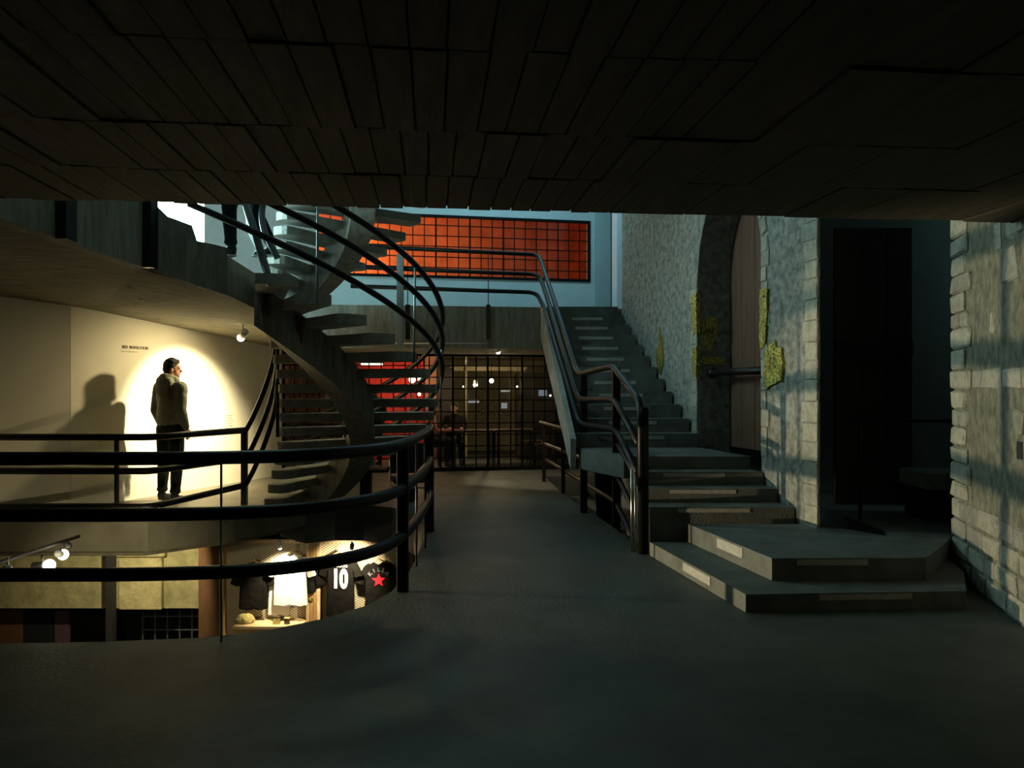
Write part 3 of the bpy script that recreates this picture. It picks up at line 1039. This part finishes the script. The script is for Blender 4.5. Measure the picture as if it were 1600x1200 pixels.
# ---------------------------------------------------------------- railings
# railing round the near edge of the void
rl = thing('void_railing', 'thick black three rail railing curving along the near edge of the floor opening', 'railing')
path = [(-6.5, 4.72), (-3.2, 4.76), (-2.4, 4.77), (-1.85, 4.83), (-1.46, 4.95), (-1.15, 5.20), (-0.95, 5.54), (-0.87, 5.95), (-0.84, 6.6), (-0.86, 7.8), (-0.93, 8.7)]
for h in (1.165, 0.815, 0.445):
    pts = catmull([(x, y, h) for x, y in path], 6)
    tube('rail', pts, 0.043, 'black_metal', rl, 12)
for (x, y) in ((-0.862, 6.06), (-0.92, 8.6)):
    box('post', (x - 0.045, y - 0.03, 0.0), (x + 0.045, y + 0.03, 1.13), 'black_metal', rl, 0.006)
for (x, y) in ((-1.84, 4.86), (-3.6, 4.77)):
    tube('baluster', [(x, y, -0.3), (x, y, 1.15)], 0.008, 'steel', rl, 8)
for (x, y) in ((-0.86, 6.9), (-0.87, 7.7)):
    tube('baluster', [(x, y, 0.0), (x, y, 1.15)], 0.010, 'dark_red_metal', rl, 8)

# railing of the gallery on the far side of the void
rg = thing('gallery_railing', 'black three rail railing at the feet of the man by the lit wall', 'railing')
for (h, h2) in ((1.04, 1.06), (0.65, 0.70), (0.24, 0.35)):
    pts = fillet([(-8, 8.84, h), (-4.15, 8.84, h), (-3.45, 9.93, h2)], 0.12)
    tube('rail', pts, 0.040, 'black_metal', rg, 10)
for (x, y, w) in ((-4.55, 8.84, 0.02), (-3.46, 9.93, 0.035), (-6.4, 8.84, 0.02)):
    box('post', (x - w, y - w, 0.10), (x + w, y + w, 1.04), 'black_metal', rg)

# balcony and stair railing
rs = thing('stair_railing', 'black tube railing along the far balcony and down the straight stairs', 'railing')
rails = [[D(548, 384, 12.3), D(842, 398, 12.72), D(904, 585, 9.8), D(958, 572, 8.8), D(1001, 628, 7.46), D(1003, 865, 7.44)],
         [D(548, 417, 12.3), D(842, 429, 12.72), D(850, 450, 12.3), D(904, 624, 9.8), D(960, 624, 8.8), D(998, 692, 7.5)],
         [D(548, 447, 12.3), D(838, 457, 12.72), D(852, 485, 12.3), D(904, 662, 9.8), D(963, 672, 8.8), D(996, 737, 7.5)]]
for k, r in enumerate(rails):
    tube('rail', fillet(r, 0.16), 0.036, 'black_metal', rs, 10)
for (px, d, ztop) in ((912, 9.9, 1.80), (963, 8.85, 1.84)):
    x = (px - CX) / F * d
    box('post', (x - 0.045, d - 0.03, -0.30), (x + 0.045, d + 0.03, ztop), 'black_metal', rs, 0.006)
x = 203 / F * 7.46
box('newel_post', (x - 0.02, 7.42, 0.0), (x + 0.06, 7.48, 1.42), 'black_metal', rs, 0.008)
p0, p1 = D(625, 397, 12.30), D(625, 545, 12.30)
box('balcony_post', (p0.x - 0.055, 12.30, p1.z), (p0.x + 0.055, 12.34, p0.z), 'grey_metal', rs, 0.006)
for px, d in ((637, 12.40), (763, 12.58)):
    a, b = D(px, 392, d), D(px, 478, d)
    tube('baluster', [b, a], 0.008, 'black_metal', rs, 6)
    c = D(px, 530, d)
    box('bracket', (a.x - 0.035, d - 0.03, c.z), (a.x + 0.035, d + 0.04, b.z + 0.02), 'dark', rs, 0.004)

# lower railing along the right edge of the passage
rc = thing('passage_railing', 'low dark brown three rail railing along the right edge of the passage floor', 'railing')
rails = [[D(845, 660, 13.4), D(963, 691, 8.95), D(993, 742, 7.6)],
         [D(848, 692, 13.4), D(961, 736, 8.95), D(990, 797, 7.6)],
         [D(850, 716, 13.4), D(963, 785, 8.95), D(986, 836, 7.7)]]
for r in rails:
    tube('rail', fillet(r, 0.12), 0.03, 'dark_red_metal', rc, 10)
for (px, d) in ((850, 13.2), (880, 11.7)):
    x = (px - CX) / F * d
    box('post', (x - 0.03, d - 0.02, 0.0), (x + 0.03, d + 0.02, 1.0), 'dark_red_metal', rc)
for k in range(3):
    x = 1.17 + 0.035 * k
    tube('bundled_rod', [(x, 7.52, 0.0), (x, 7.52, 0.82)], 0.010, 'steel', rc, 6)

# spotlight and track under the balcony
tk = thing('light_track', 'thin white lighting track under the balcony edge', 'light track')
tube('rail', [D(580, 536, 12.42), D(790, 537, 12.75)], 0.012, 'white_metal', tk, 6)
spotlight('white spotlight hanging under the balcony above the grid screen', D(777, 546, 12.8), (0.5, 13.5, 0), lens='spot_lens_dim', hang=0.10, energy=90, angle=75, blend=0.4, color=(1.0, 0.86, 0.6))

# ---------------------------------------------------------------- bin under the landing
bn = thing('waste_bin', 'dark bucket bin with a pale bag standing under the stair landing', 'bin', (1.27, 10.4, -0.35))
bm = bmesh.new()
rings = []
for (r, z) in ((0.115, 0.0), (0.155, 0.80), (0.165, 0.80), (0.165, 0.83), (0.145, 0.83), (0.13, 0.7)):
    rings.append([bm.verts.new((r * math.cos(2 * PI * k / 18), r * math.sin(2 * PI * k / 18), z)) for k in range(18)])
for a, b in zip(rings, rings[1:]):
    for k in range(18):
        bm.faces.new([a[k], a[(k + 1) % 18], b[(k + 1) % 18], b[k]])
bm.faces.new(rings[0])
bm.faces.new(rings[-1])
from_bm('bucket', bm, 'bin', bn, True)
bm = bmesh.new()
bmesh.ops.create_icosphere(bm, subdivisions=2, radius=1.0)
for v in bm.verts:
    n = v.co.copy()
    v.co = Vector((n.x * 0.13, n.y * 0.13, n.z * 0.075 + 0.87)) + n * random.uniform(-0.02, 0.02)
from_bm('bag', bm, 'bag', bn)

# black table and cantilever chair beyond the void
bt = thing('black_table', 'black pedestal table beside the foot of the spiral stair', 'table', (-2.08, 10.95, 0))
box('pedestal', (-0.075, -0.075, 0.02), (0.075, 0.075, 0.42), 'dark', bt, 0.006)
box('table_top', (-0.16, -0.2, 0.42), (0.30, 0.25, 0.46), 'dark', bt, 0.008)
bc = thing('cantilever_chair', 'black cantilever chair with pale edge beyond the curved railing', 'chair', (-1.48, 11.05, 0), math.radians(15))
box('seat', (-0.24, -0.22, 0.26), (0.24, 0.22, 0.33), 'dark', bc, 0.015)
box('backrest', (-0.24, 0.19, 0.36), (0.24, 0.25, 0.80), 'dark', bc, 0.015)
tube('frame', fillet([(-0.25, 0.22, 0.78), (-0.25, 0.22, 0.22), (-0.25, -0.24, 0.20), (0.25, -0.24, 0.20), (0.25, 0.22, 0.22), (0.25, 0.22, 0.78)], 0.08), 0.014, 'steel', bc, 8)
box('foot', (-0.12, -0.06, 0), (0.12, 0.06, 0.20), 'dark', bc, 0.008)

# ---------------------------------------------------------------- basement seen through the void
bz = thing('wall_basement', None, None)
tag(bz, kind='structure')
slab('lintel_wall', [(-10, 13.0), (-4.9, 13.0), (-4.9, 13.3), (-10, 13.3)], -2.12, -0.31, 'basement_wall', bz)
slab('back_wall', [(-10, 14.6), (2, 14.6), (2, 14.8), (-10, 14.8)], -3.2, -0.5, 'dark', bz)
slab('side_wall', [(-4.98, 12.2), (-4.3, 11.45), (-4.2, 11.55), (-4.9, 12.3)], -3.2, -0.5, 'rust_panel', bz)
slab('soffit', [(-10, 8.76), (-4.2, 8.76), (-3.4, 9.5), (-2.8, 10.6), (-2.8, 14.6), (-10, 14.6)], -0.31, -0.27, 'soffit', bz)
sx0, sx1 = (185 - CX) / F * 12.9, (252 - CX) / F * 12.9
box('patch', (sx0, 12.9, -2.12), (sx1, 13.0, -1.25), 'basement_stone', bz, 0.02)
box('patch', (sx0 - 0.15, 12.88, -1.23), (sx1 + 0.06, 13.0, -1.10), 'basement_stone', bz, 0.02)
for i, (pa_, pb_, m_) in enumerate([(-60, 40, 'rust_panel'), (88, 111, 'purple'), (40, 87, 'denim_dark')]):
    x0, x1 = (pa_ - CX) / F * 13.6, (pb_ - CX) / F * 13.6
    tag(box('hanging_panel', (x0, 13.55, -3.18), (x1 - 0.02, 13.62, -2.0), m_),
        ['brown panel hanging below the basement beam at the far left', 'narrow purple panel hanging below the basement beam', 'dark panel between the brown and purple panels'][i], 'panel')
tag(box('basement_column', ((170 - CX) / F * 12.7, 12.6, -3.2), ((181 - CX) / F * 12.7, 12.72, -0.32), 'dark'), 'slim dark column in front of the lit basement beam', 'column')
gs = thing('grid_gate', 'dark lattice gate in the shadow below the basement beam', 'gate', (-6.6, 13.7, -3.2))
for k in range(7):
    box('bar', (0.0 + 0.22 * k, 0, 0), (0.02 + 0.22 * k, 0.02, 1.1), 'grey_metal', gs)
for k in range(4):
    box('crossbar', (0, -0.015, 0.25 + 0.24 * k), (1.34, 0.0, 0.27 + 0.24 * k), 'grey_metal', gs)

# cantilevered track with spots just inside the void
tk = thing('light_track', 'lighting track reaching into the floor opening at the left', 'light track')
tube('rail', [(-4.10, 4.74, 0.215), (-4.06, 7.2, 0.215)], 0.016, 'dark', tk, 6)
box('bracket', (-4.16, 4.70, 0.0), (-4.03, 4.80, 0.225), 'dark', tk)
VS = 'spotlights on the track over the void'
spotlight('glaring spotlight on the void track, just above the lowest rail', D(66, 884, 6.45), (2.9, 6.0, 0.62), VS, energy=980, angle=44, blend=0.5, color=(1.0, 0.83, 0.50), hang=0.09, r=0.034, lens_r=0.05, body='dark')
spotlight('glaring spotlight at the far end of the void track', D(95, 866, 6.75), (-5.4, 13.0, -1.6), VS, energy=60, angle=60, blend=0.7, color=(1.0, 0.88, 0.52), hang=0.06, r=0.03, lens_r=0.046, body='white_metal')
spotlight('added unseen spotlight under the gallery slab lighting the basement beam', (-5.6, 11.0, -0.52), (-5.9, 13.0, -1.7), energy=170, angle=125, blend=0.7, r=0.03, hang=0.2, color=(1.0, 0.88, 0.50))  # lamp added out of view to brighten the beam
spotlight('unlit small spotlight at the tip of the void track', D(106, 852, 7.1), (-6, 12.0, -1.6), VS, lens='dark', body='dark', hang=0.04, r=0.03)
spotlight('small spotlight at the left frame edge on the void track', D(12, 890, 6.2), (-7, 12.0, -1.5), VS, hang=0.1, r=0.035, energy=20, angle=90)
# shop display with football shirts
DD = 11.25
dx = lambda px, d=DD: (px - CX) / F * d
dz = lambda py, d=DD: CH + (HY - py) / F * d
ds = thing('shirt_display', 'wood framed expanded metal display wall for football shirts in the basement', 'display stand', (0, 0, 0))
for k, (a, b) in enumerate(((352, 481), (499, 624))):
    o = box('mesh_panel', (dx(a), DD + 0.05, -2.6), (dx(b), DD + 0.07, dz(845)), 'expanded_mesh', ds)
    box('top_rail', (dx(a), DD + 0.0, dz(849)), (dx(b), DD + 0.05, dz(843)), 'light_wood', ds)
for (a, b, m_) in ((345, 352, 'wood'), (480, 485, 'light_wood'), (485.5, 490.5, 'wood'), (491, 495.5, 'wood'), (496, 501, 'light_wood'), (624, 628, 'light_wood'), (641, 647, 'wood')):
    box('frame_post', (dx(a), DD - 0.06, -3.2), (dx(b), DD + 0.06, dz(842)), m_, ds, 0.004)
for k in range(2):
    box('hinge', (dx(486) + 0.03 * k, DD - 0.085, dz(936)), (dx(489) + 0.03 * k, DD - 0.06, dz(932)), 'gold', ds)
sh = thing('display_shelf', 'lit wooden shelf below the white shirts', 'shelf', (0, 0, 0))
box('board', (dx(377), DD - 0.36, dz(972)), (dx(480), DD + 0.04, dz(967)), 'light_wood', sh, 0.006)
box('apron', (dx(378), DD - 0.33, dz(990)), (dx(480), DD - 0.30, dz(972.3)), 'wood', sh)
box('bracket', (dx(395), DD - 0.28, dz(990)), (dx(398), DD + 0.03, dz(972.3)), 'wood', sh)


def shirt(label, px, py, w, h, m, thick=0.05, yaw=0.0, dep=DD - 0.10, group='football shirts on the display'):
    c = D(px, py, dep)
    t = thing('football_shirt', label, 'shirt', (c.x, dep, c.z), yaw, group)
    hw = w / 2
    pts = [(-0.075, 0.0), (-0.16, -0.02), (-hw - 0.02, -0.07), (-hw - 0.14, -0.30), (-hw - 0.02, -0.34), (-hw + 0.01, -0.22), (-hw + 0.005, -h * 0.6),
           (-hw - 0.01, -h), (-hw * 0.4, -h - 0.012), (0, -h + 0.004), (hw * 0.5, -h - 0.014), (hw + 0.01, -h), (hw - 0.005, -h * 0.6), (hw - 0.01, -0.22), (hw + 0.02, -0.34),
           (hw + 0.14, -0.30), (hw + 0.02, -0.07), (0.16, -0.02), (0.075, 0.0), (0.0, -0.05)]
    bm = bmesh.new()
    bm_prism(bm, [(x, -thick / 2, z) for x, z in pts], (0, thick, 0))
    bmesh.ops.bevel(bm, geom=[e for e in bm.edges], offset=0.012, segments=2, affect='EDGES')
    bmesh.ops.triangulate(bm, faces=[f for f in bm.faces if len(f.verts) > 4])
    from_bm('fabric', bm, m, t, False)
    tube('collar', catmull([(-0.075, 0, 0.0), (-0.04, -0.03, -0.035), (0, -0.04, -0.05), (0.04, -0.03, -0.035), (0.075, 0, 0.0)], 4), 0.012, m, t, 6)
    hg = thing('clothes_hanger', 'wooden hanger holding the ' + label, 'hanger', (c.x, dep, c.z), yaw, 'wooden hangers on the display')
    tube('bow', [(-0.17, 0.0, -0.045), (0, 0.0, 0.045), (0.17, 0, -0.045)], 0.014, 'light_wood', hg, 8)
    tube('hook', catmull([(0, 0, 0.05), (0, 0, 0.09), (0.02, 0.03, 0.12), (0.0, 0.10, 0.11)], 4), 0.004, 'steel', hg, 6)
    return t


shirt('black football shirt at the left end of the display', 396, 880, 0.40, 0.66, 'black_cloth')
shirt('bright white football shirt in front', 454, 866, 0.47, 0.74, 'white_cloth', dep=DD - 0.16)
shirt('long white shirt half behind the bright white one', 436, 884, 0.30, 0.72, 'white_cloth', dep=DD - 0.04)
shirt('black shirt tucked beside the wooden middle posts', 484, 880, 0.16, 0.42, 'black_cloth', dep=DD - 0.10)
s10 = shirt('black football shirt with the white number 10', 532, 866, 0.40, 0.90, 'black_cloth', yaw=-0.12, dep=DD - 0.16)
o = text('number_print', '10', 0.30, 'print_white', s10, 0.003, squeeze=0.80, bold=0.014)
o.location = (0.0, -0.034, -0.36)
mm = o.data
for v in mm.vertices:
    v.co.z *= 1.22
o = text('name_print', 'ROSS', 0.085, 'print_white', s10, 0.003)
o.location = (0.02, -0.034, -0.155)
ss = shirt('black football shirt with a red star', 592, 878, 0.40, 0.80, 'black_cloth', yaw=0.10)
bm = bmesh.new()
pts = []
for k in range(10):
    a = PI / 2 + PI * k / 5
    r = 0.105 if k % 2 == 0 else 0.046
    pts.append((r * math.cos(a), -0.028, -0.26 + r * math.sin(a)))
bm_prism(bm, pts, (0, -0.008, 0))
from_bm('star_print', bm, 'print_red', ss)
for k, ch in enumerate('KILLA'):
    a = math.radians(90 + 52 - 26 * k)
    o = text('name_print', ch, 0.085, 'print_grey', ss, 0.003)
    o.location = (0.155 * math.cos(a), -0.034, -0.26 + 0.155 * math.sin(a))
    o.rotation_euler = (0, PI / 2 - a, 0)
sc = thing('folded_scarf', 'crumpled yellow scarf lying at the left end of the shelf', 'scarf', (dx(390), DD - 0.18, dz(967)))
bm = bmesh.new()
bmesh.ops.create_icosphere(bm, subdivisions=3, radius=1.0)
for v in bm.verts:
    n = v.co.copy()
    k = 1 + 0.25 * math.sin(9 * n.x + 3 * n.z) * math.cos(7 * n.y)
    v.co = Vector((n.x * 0.13 * k, n.y * 0.10 * k, max(n.z * 0.075 * k + 0.05, 0.0)))
mat('scarf', (0.5, 0.42, 0.15), 0.9, var=0.5, scale=30)
from_bm('cloth', bm, 'scarf', sc, True)
for i, (px, w_, h_) in enumerate(((440, 0.09, 0.10), (456, 0.07, 0.08))):
    b_o = thing('small_box', ['small olive box standing on the display shelf', 'small dark box on the display shelf beside the olive one'][i], 'box', (dx(px), DD - 0.24, dz(967)))
    box('carton', (-w_ / 2, -0.03, 0), (w_ / 2, 0.03, h_), ('scarf', 'dark_wood')[i], b_o, 0.004)
    box('lid', (-w_ / 2 - 0.003, -0.033, h_), (w_ / 2 + 0.003, 0.033, h_ + 0.012), ('dark_wood', 'scarf')[i], b_o, 0.002)
SD = 'display spotlights'
spotlight('small spotlight above the white shirts', (-3.25, 10.75, -0.60), (dx(445), DD, dz(915)), SD, energy=135, angle=85, blend=0.6, r=0.03, hang=0.08, color=(1.0, 0.85, 0.55))
spotlight('small spotlight above the number 10 shirt', (-2.2, 10.55, -0.58), (dx(545), DD, dz(900)), SD, energy=140, angle=95, blend=0.7, r=0.03, hang=0.08, color=(1.0, 0.85, 0.55))


# ---------------------------------------------------------------- people
def bm_blob(bm, c, r, rot=None, sub=2):
    g = bmesh.ops.create_icosphere(bm, subdivisions=sub, radius=1.0)
    for v in g['verts']:
        q = Vector((v.co.x * r[0], v.co.y * r[1], v.co.z * r[2]))
        if rot is not None:
            q = rot @ q
        v.co = q + Vector(c)


def bm_limb(bm, p0, r0, p1, r1, seg=12):
    p0, p1 = Vector(p0), Vector(p1)
    bm_tube(bm, [p0, p0.lerp(p1, 0.5), p1], [r0, (r0 + r1) / 2 * 1.03, r1], seg)
    bm_blob(bm, p0, (r0, r0, r0))
    bm_blob(bm, p1, (r1, r1, r1))


def soft(name, bm, m, parent, voxel=0.013, smooth=6):
    o = from_bm(name, bm, m, parent, True)
    md = o.modifiers.new('remesh', 'REMESH')
    md.mode = 'VOXEL'
    md.voxel_size = voxel
    md.use_smooth_shade = True
    if smooth:
        s = o.modifiers.new('smooth', 'SMOOTH')
        s.factor = 0.5
        s.iterations = smooth
    return o


def hand(bm, wrist, down, fwd, side):
    """relaxed hand; down = finger direction, fwd = where the thumb points, side = palm normal"""
    d, f, s = Vector(down).normalized(), Vector(fwd).normalized(), Vector(side).normalized()
    w = Vector(wrist)
    rot = Matrix((f, s, d)).transposed()
    bm_blob(bm, w + d * 0.055, (0.040, 0.016, 0.052), rot)
    for k, ln in enumerate((0.070, 0.080, 0.075, 0.058)):
        a = w + d * 0.095 + f * (0.027 - 0.018 * k)
        b = a + d * ln * 0.55 + s * 0.006
        c = b + d * ln * 0.40 + s * 0.022
        bm_limb(bm, a, 0.0088, b, 0.0082, 8)
        bm_limb(bm, b, 0.0082, c, 0.0072, 8)
    a = w + d * 0.035 + f * 0.032
    b = a + d * 0.030 + f * 0.022
    c = b + d * 0.030 + s * 0.008
    bm_limb(bm, a, 0.011, b, 0.010, 8)
    bm_limb(bm, b, 0.010, c, 0.008, 8)


def person(label, loc, rz, J, top, legs, shoe, head_yaw=0.0, scale=1.0, voxel=0.013, hood=True, hair='hair', hands=True, sole=None, seated=False, group=None):
    """J: joint positions in a local frame, +Y forward, +X the figure's right"""
    t = thing('person', label, 'person', loc, rz, group)
    t.scale = (scale,) * 3
    V = {k: Vector(v) for k, v in J.items()}
    HR = Matrix.Rotation(head_yaw, 3, 'Z')
    hc = V['head']
    hd = lambda x, y, z: hc + HR @ Vector((x, y, z))
    # body
    bm = bmesh.new()
    bm_blob(bm, V['pelvis'], (0.155, 0.11, 0.12))
    bm_limb(bm, V['pelvis'], 0.115, V['chest'], 0.12)
    bm_blob(bm, V['chest'], (0.165, 0.115, 0.19))
    bm_limb(bm, V['neck'], 0.062, hc - Vector((0, 0.01, 0.06)), 0.056)
    bm_limb(bm, V['chest'] + Vector((0, 0, 0.10)), 0.09, V['neck'], 0.065)
    bm_blob(bm, hc + Vector((0, 0, 0.02)), (0.076, 0.094, 0.105), HR)
    bm_blob(bm, hd(0, 0.035, -0.055), (0.054, 0.056, 0.066), HR)
    bm_blob(bm, hd(0, 0.072, -0.100), (0.022, 0.020, 0.018), HR)       # chin
    bm_limb(bm, hd(0, 0.088, 0.005), 0.010, hd(0, 0.108, -0.028), 0.014, 8)  # nose
    bm_blob(bm, hd(0, 0.086, -0.065), (0.024, 0.012, 0.010), HR)       # lips
    bm_blob(bm, hd(0, 0.078, 0.030), (0.055, 0.020, 0.014), HR)        # brow
    for s in (-1, 1):
        bm_blob(bm, hd(s * 0.078, -0.005, -0.015), (0.010, 0.022, 0.034), HR)  # ears
    for s in ('l', 'r'):
        bm_limb(bm, V['sh_' + s], 0.058, V['el_' + s], 0.044)
        bm_limb(bm, V['el_' + s], 0.043, V['wr_' + s], 0.030)
        bm_limb(bm, V['sh_' + s], 0.055, V['chest'] + Vector((0, 0, 0.11)), 0.07)
        bm_limb(bm, V['hip_' + s], 0.088, V['kn_' + s], 0.058)
        bm_limb(bm, V['kn_' + s], 0.055, V['an_' + s], 0.038)
        bm_limb(bm, V['an_' + s] + Vector((0, -0.01, -0.03)), 0.036, V['an_' + s] + Vector((0, 0.13, -0.055)), 0.028)
        if hands:
            dn = (V['wr_' + s] - V['el_' + s]).normalized()
            sd = Vector((1 if s == 'l' else -1, 0, 0))
            sd = (sd - dn * sd.dot(dn)).normalized()
            fw = sd.cross(dn) if s == 'l' else dn.cross(sd)
            if fw.y < 0:
                fw = -fw
            hand(bm, V['wr_' + s], dn, fw, sd)
    body = soft('body', bm, 'skin', t, voxel * 0.75, 3)
    for s in (-1, 1):
        bm = bmesh.new()
        bm_blob(bm, hd(s * 0.030, 0.083, 0.008), (0.012, 0.010, 0.008), HR)
        from_bm('eye', bm, 'dark', body, True)
    # upper garment
    bm = bmesh.new()
    if not seated:
        bm_blob(bm, V['pelvis'] + Vector((0, 0, 0.06)), (0.195, 0.150, 0.125))
    bm_blob(bm, V['pelvis'].lerp(V['chest'], 0.45), (0.190, 0.148, 0.20))
    bm_blob(bm, V['chest'], (0.205, 0.148, 0.205))
    bm_blob(bm, V['chest'] + Vector((0, -0.01, 0.11)), (0.165, 0.115, 0.085))
    bm_limb(bm, V['chest'] + Vector((0, 0, 0.10)), 0.10, V['neck'] + Vector((0, 0, -0.01)), 0.083)
    for s in ('l', 'r'):
        bm_limb(bm, V['sh_' + s], 0.082, V['el_' + s], 0.066)
        bm_limb(bm, V['el_' + s], 0.066, V['el_' + s].lerp(V['wr_' + s], 0.93), 0.050)
        bm_limb(bm, V['sh_' + s], 0.078, V['chest'] + Vector((0, 0, 0.11)), 0.10)
    o = soft('upper_garment', bm, top, t, voxel, 5)
    if hood:
        bm = bmesh.new()
        nk = V['neck']
        bm_blob(bm, nk + Vector((0, -0.085, -0.035)), (0.135, 0.085, 0.11))
        bm_blob(bm, nk + Vector((0, -0.125, -0.12)), (0.105, 0.055, 0.10))
        for k in range(10):
            a = 2 * PI * k / 10
            bm_blob(bm, nk + Vector((0.085 * math.cos(a), 0.085 * math.sin(a) - 0.01, 0.015 - 0.03 * math.sin(a))), (0.042, 0.042, 0.042))
        soft('hood', bm, top, t, voxel, 4)
    # trousers
    bm = bmesh.new()
    bm_blob(bm, V['pelvis'], (0.178, 0.132, 0.125))
    for s in ('l', 'r'):
        bm_limb(bm, V['hip_' + s], 0.108, V['kn_' + s], 0.078)
        bm_limb(bm, V['kn_' + s], 0.077, V['an_' + s] + Vector((0, 0, 0.05)), 0.058)
        bm_blob(bm, V['an_' + s] + Vector((0, 0, 0.05)), (0.068, 0.072, 0.045))
    soft('trousers', bm, legs, t, voxel, 4)
    for s in ('l', 'r'):
        bm = bmesh.new()
        a = V['an_' + s]
        bm_blob(bm, a + Vector((0, -0.01, -0.02)), (0.046, 0.058, 0.065))
        bm_limb(bm, a + Vector((0, 0.0, -0.045)), 0.046, a + Vector((0, 0.15, -0.058)), 0.036)
        bm_blob(bm, a + Vector((0, 0.07, -0.07)), (0.050, 0.145, 0.025))
        so_ = soft('shoe', bm, shoe, t, voxel, 2)
        if sole:
            bm = bmesh.new()
            bm_blob(bm, a + Vector((0, 0.07, -0.085)), (0.054, 0.150, 0.018))
            from_bm('sole', bm, sole, so_, True)
    # hair
    bm = bmesh.new()
    bm_blob(bm, hd(0, -0.020, 0.045), (0.090, 0.098, 0.100), HR)
    bm_blob(bm, hd(0, -0.045, 0.0), (0.085, 0.075, 0.095), HR)
    for k in range(16):
        a = 2 * PI * k / 16
        bm_blob(bm, hd(0.058 * math.cos(a), 0.062 * math.sin(a) - 0.005, 0.088 + random.uniform(-0.012, 0.016)), (0.030, 0.034, 0.028), HR)
    bm_blob(bm, hd(0, -0.01, 0.108), (0.058, 0.066, 0.044), HR)
    soft('hair', bm, hair, t, voxel * 0.8, 2)
    return t


STAND = dict(pelvis=(0, 0, 0.96), chest=(0, 0.005, 1.30), neck=(0, 0.0, 1.53), head=(0, 0.035, 1.665),
             sh_l=(-0.185, 0, 1.435), sh_r=(0.185, 0, 1.435), el_l=(-0.222, -0.03, 1.15), el_r=(0.222, -0.03, 1.15),
             wr_l=(-0.205, 0.06, 0.93), wr_r=(0.205, 0.06, 0.93), hip_l=(-0.092, 0, 0.92), hip_r=(0.092, 0, 0.92),
             kn_l=(-0.105, 0.02, 0.50), kn_r=(0.105, 0.02, 0.50), an_l=(-0.11, -0.02, 0.095), an_r=(0.11, -0.02, 0.095))
S1 = dict(STAND)
S1.update(an_l=(-0.175, 0.03, 0.095), kn_l=(-0.145, 0.03, 0.50), an_r=(0.145, -0.05, 0.095), kn_r=(0.12, 0.0, 0.50))
person('man in a grey hooded jacket and dark trousers facing the lit gallery wall', (-4.53, 10.18, 0.10), math.radians(-25), S1, 'hoodie', 'trousers', 'shoe', head_yaw=math.radians(-50), scale=1.055)
WALK = dict(STAND)
WALK.update(kn_l=(-0.10, 0.12, 0.50), an_l=(-0.10, 0.10, 0.095), kn_r=(0.10, -0.04, 0.50), an_r=(0.10, -0.22, 0.12))
person('person in dark trousers and pale soled shoes walking on the upper landing', (-2.68, 7.72, 2.91), math.radians(78), WALK, 'black_cloth', 'denim_dark', 'shoe',
       voxel=0.018, hood=False, sole='sole')
SIT = dict(pelvis=(0, 0, 0.55), chest=(0, 0.03, 0.88), neck=(0, 0.05, 1.11), head=(0, 0.09, 1.245),
           sh_l=(-0.185, 0.03, 1.01), sh_r=(0.185, 0.03, 1.01), el_l=(-0.24, 0.12, 0.78), el_r=(0.24, 0.12, 0.78),
           wr_l=(-0.16, 0.33, 0.80), wr_r=(0.16, 0.33, 0.80), hip_l=(-0.095, 0.03, 0.54), hip_r=(0.095, 0.03, 0.54),
           kn_l=(-0.11, 0.42, 0.53), kn_r=(0.11, 0.42, 0.53), an_l=(-0.11, 0.40, 0.095), an_r=(0.11, 0.40, 0.095))


def cafe_pos(s, dep):
    return (-0.5 + s * CA - dep * SA, 15.0 + s * SA + dep * CA, 0.0)


GP = 'people seated in the cafe'
person('seated cafe guest in a pinkish top at the left of the table', cafe_pos(-1.05, 0.80), ANG - PI / 2, SIT, 'pink_cloth', 'denim_dark', 'shoe', voxel=0.022, hood=False, scale=0.93, hands=True, seated=True, group=GP)
person('seated cafe guest with dark hair and black top turned to the left', cafe_pos(-0.48, 1.45), ANG + PI, SIT, 'black_cloth', 'denim_dark', 'shoe', head_yaw=-0.7, voxel=0.022, hood=False, scale=0.95, hands=True, seated=True, group=GP)
S3 = dict(STAND)
person('person in black standing in the cafe behind the spiral stair treads', (-2.85, 15.95, 0.0), 0.6, S3, 'black_cloth', 'denim_dark', 'shoe', head_yaw=0.4, voxel=0.022, hood=False, scale=0.93)
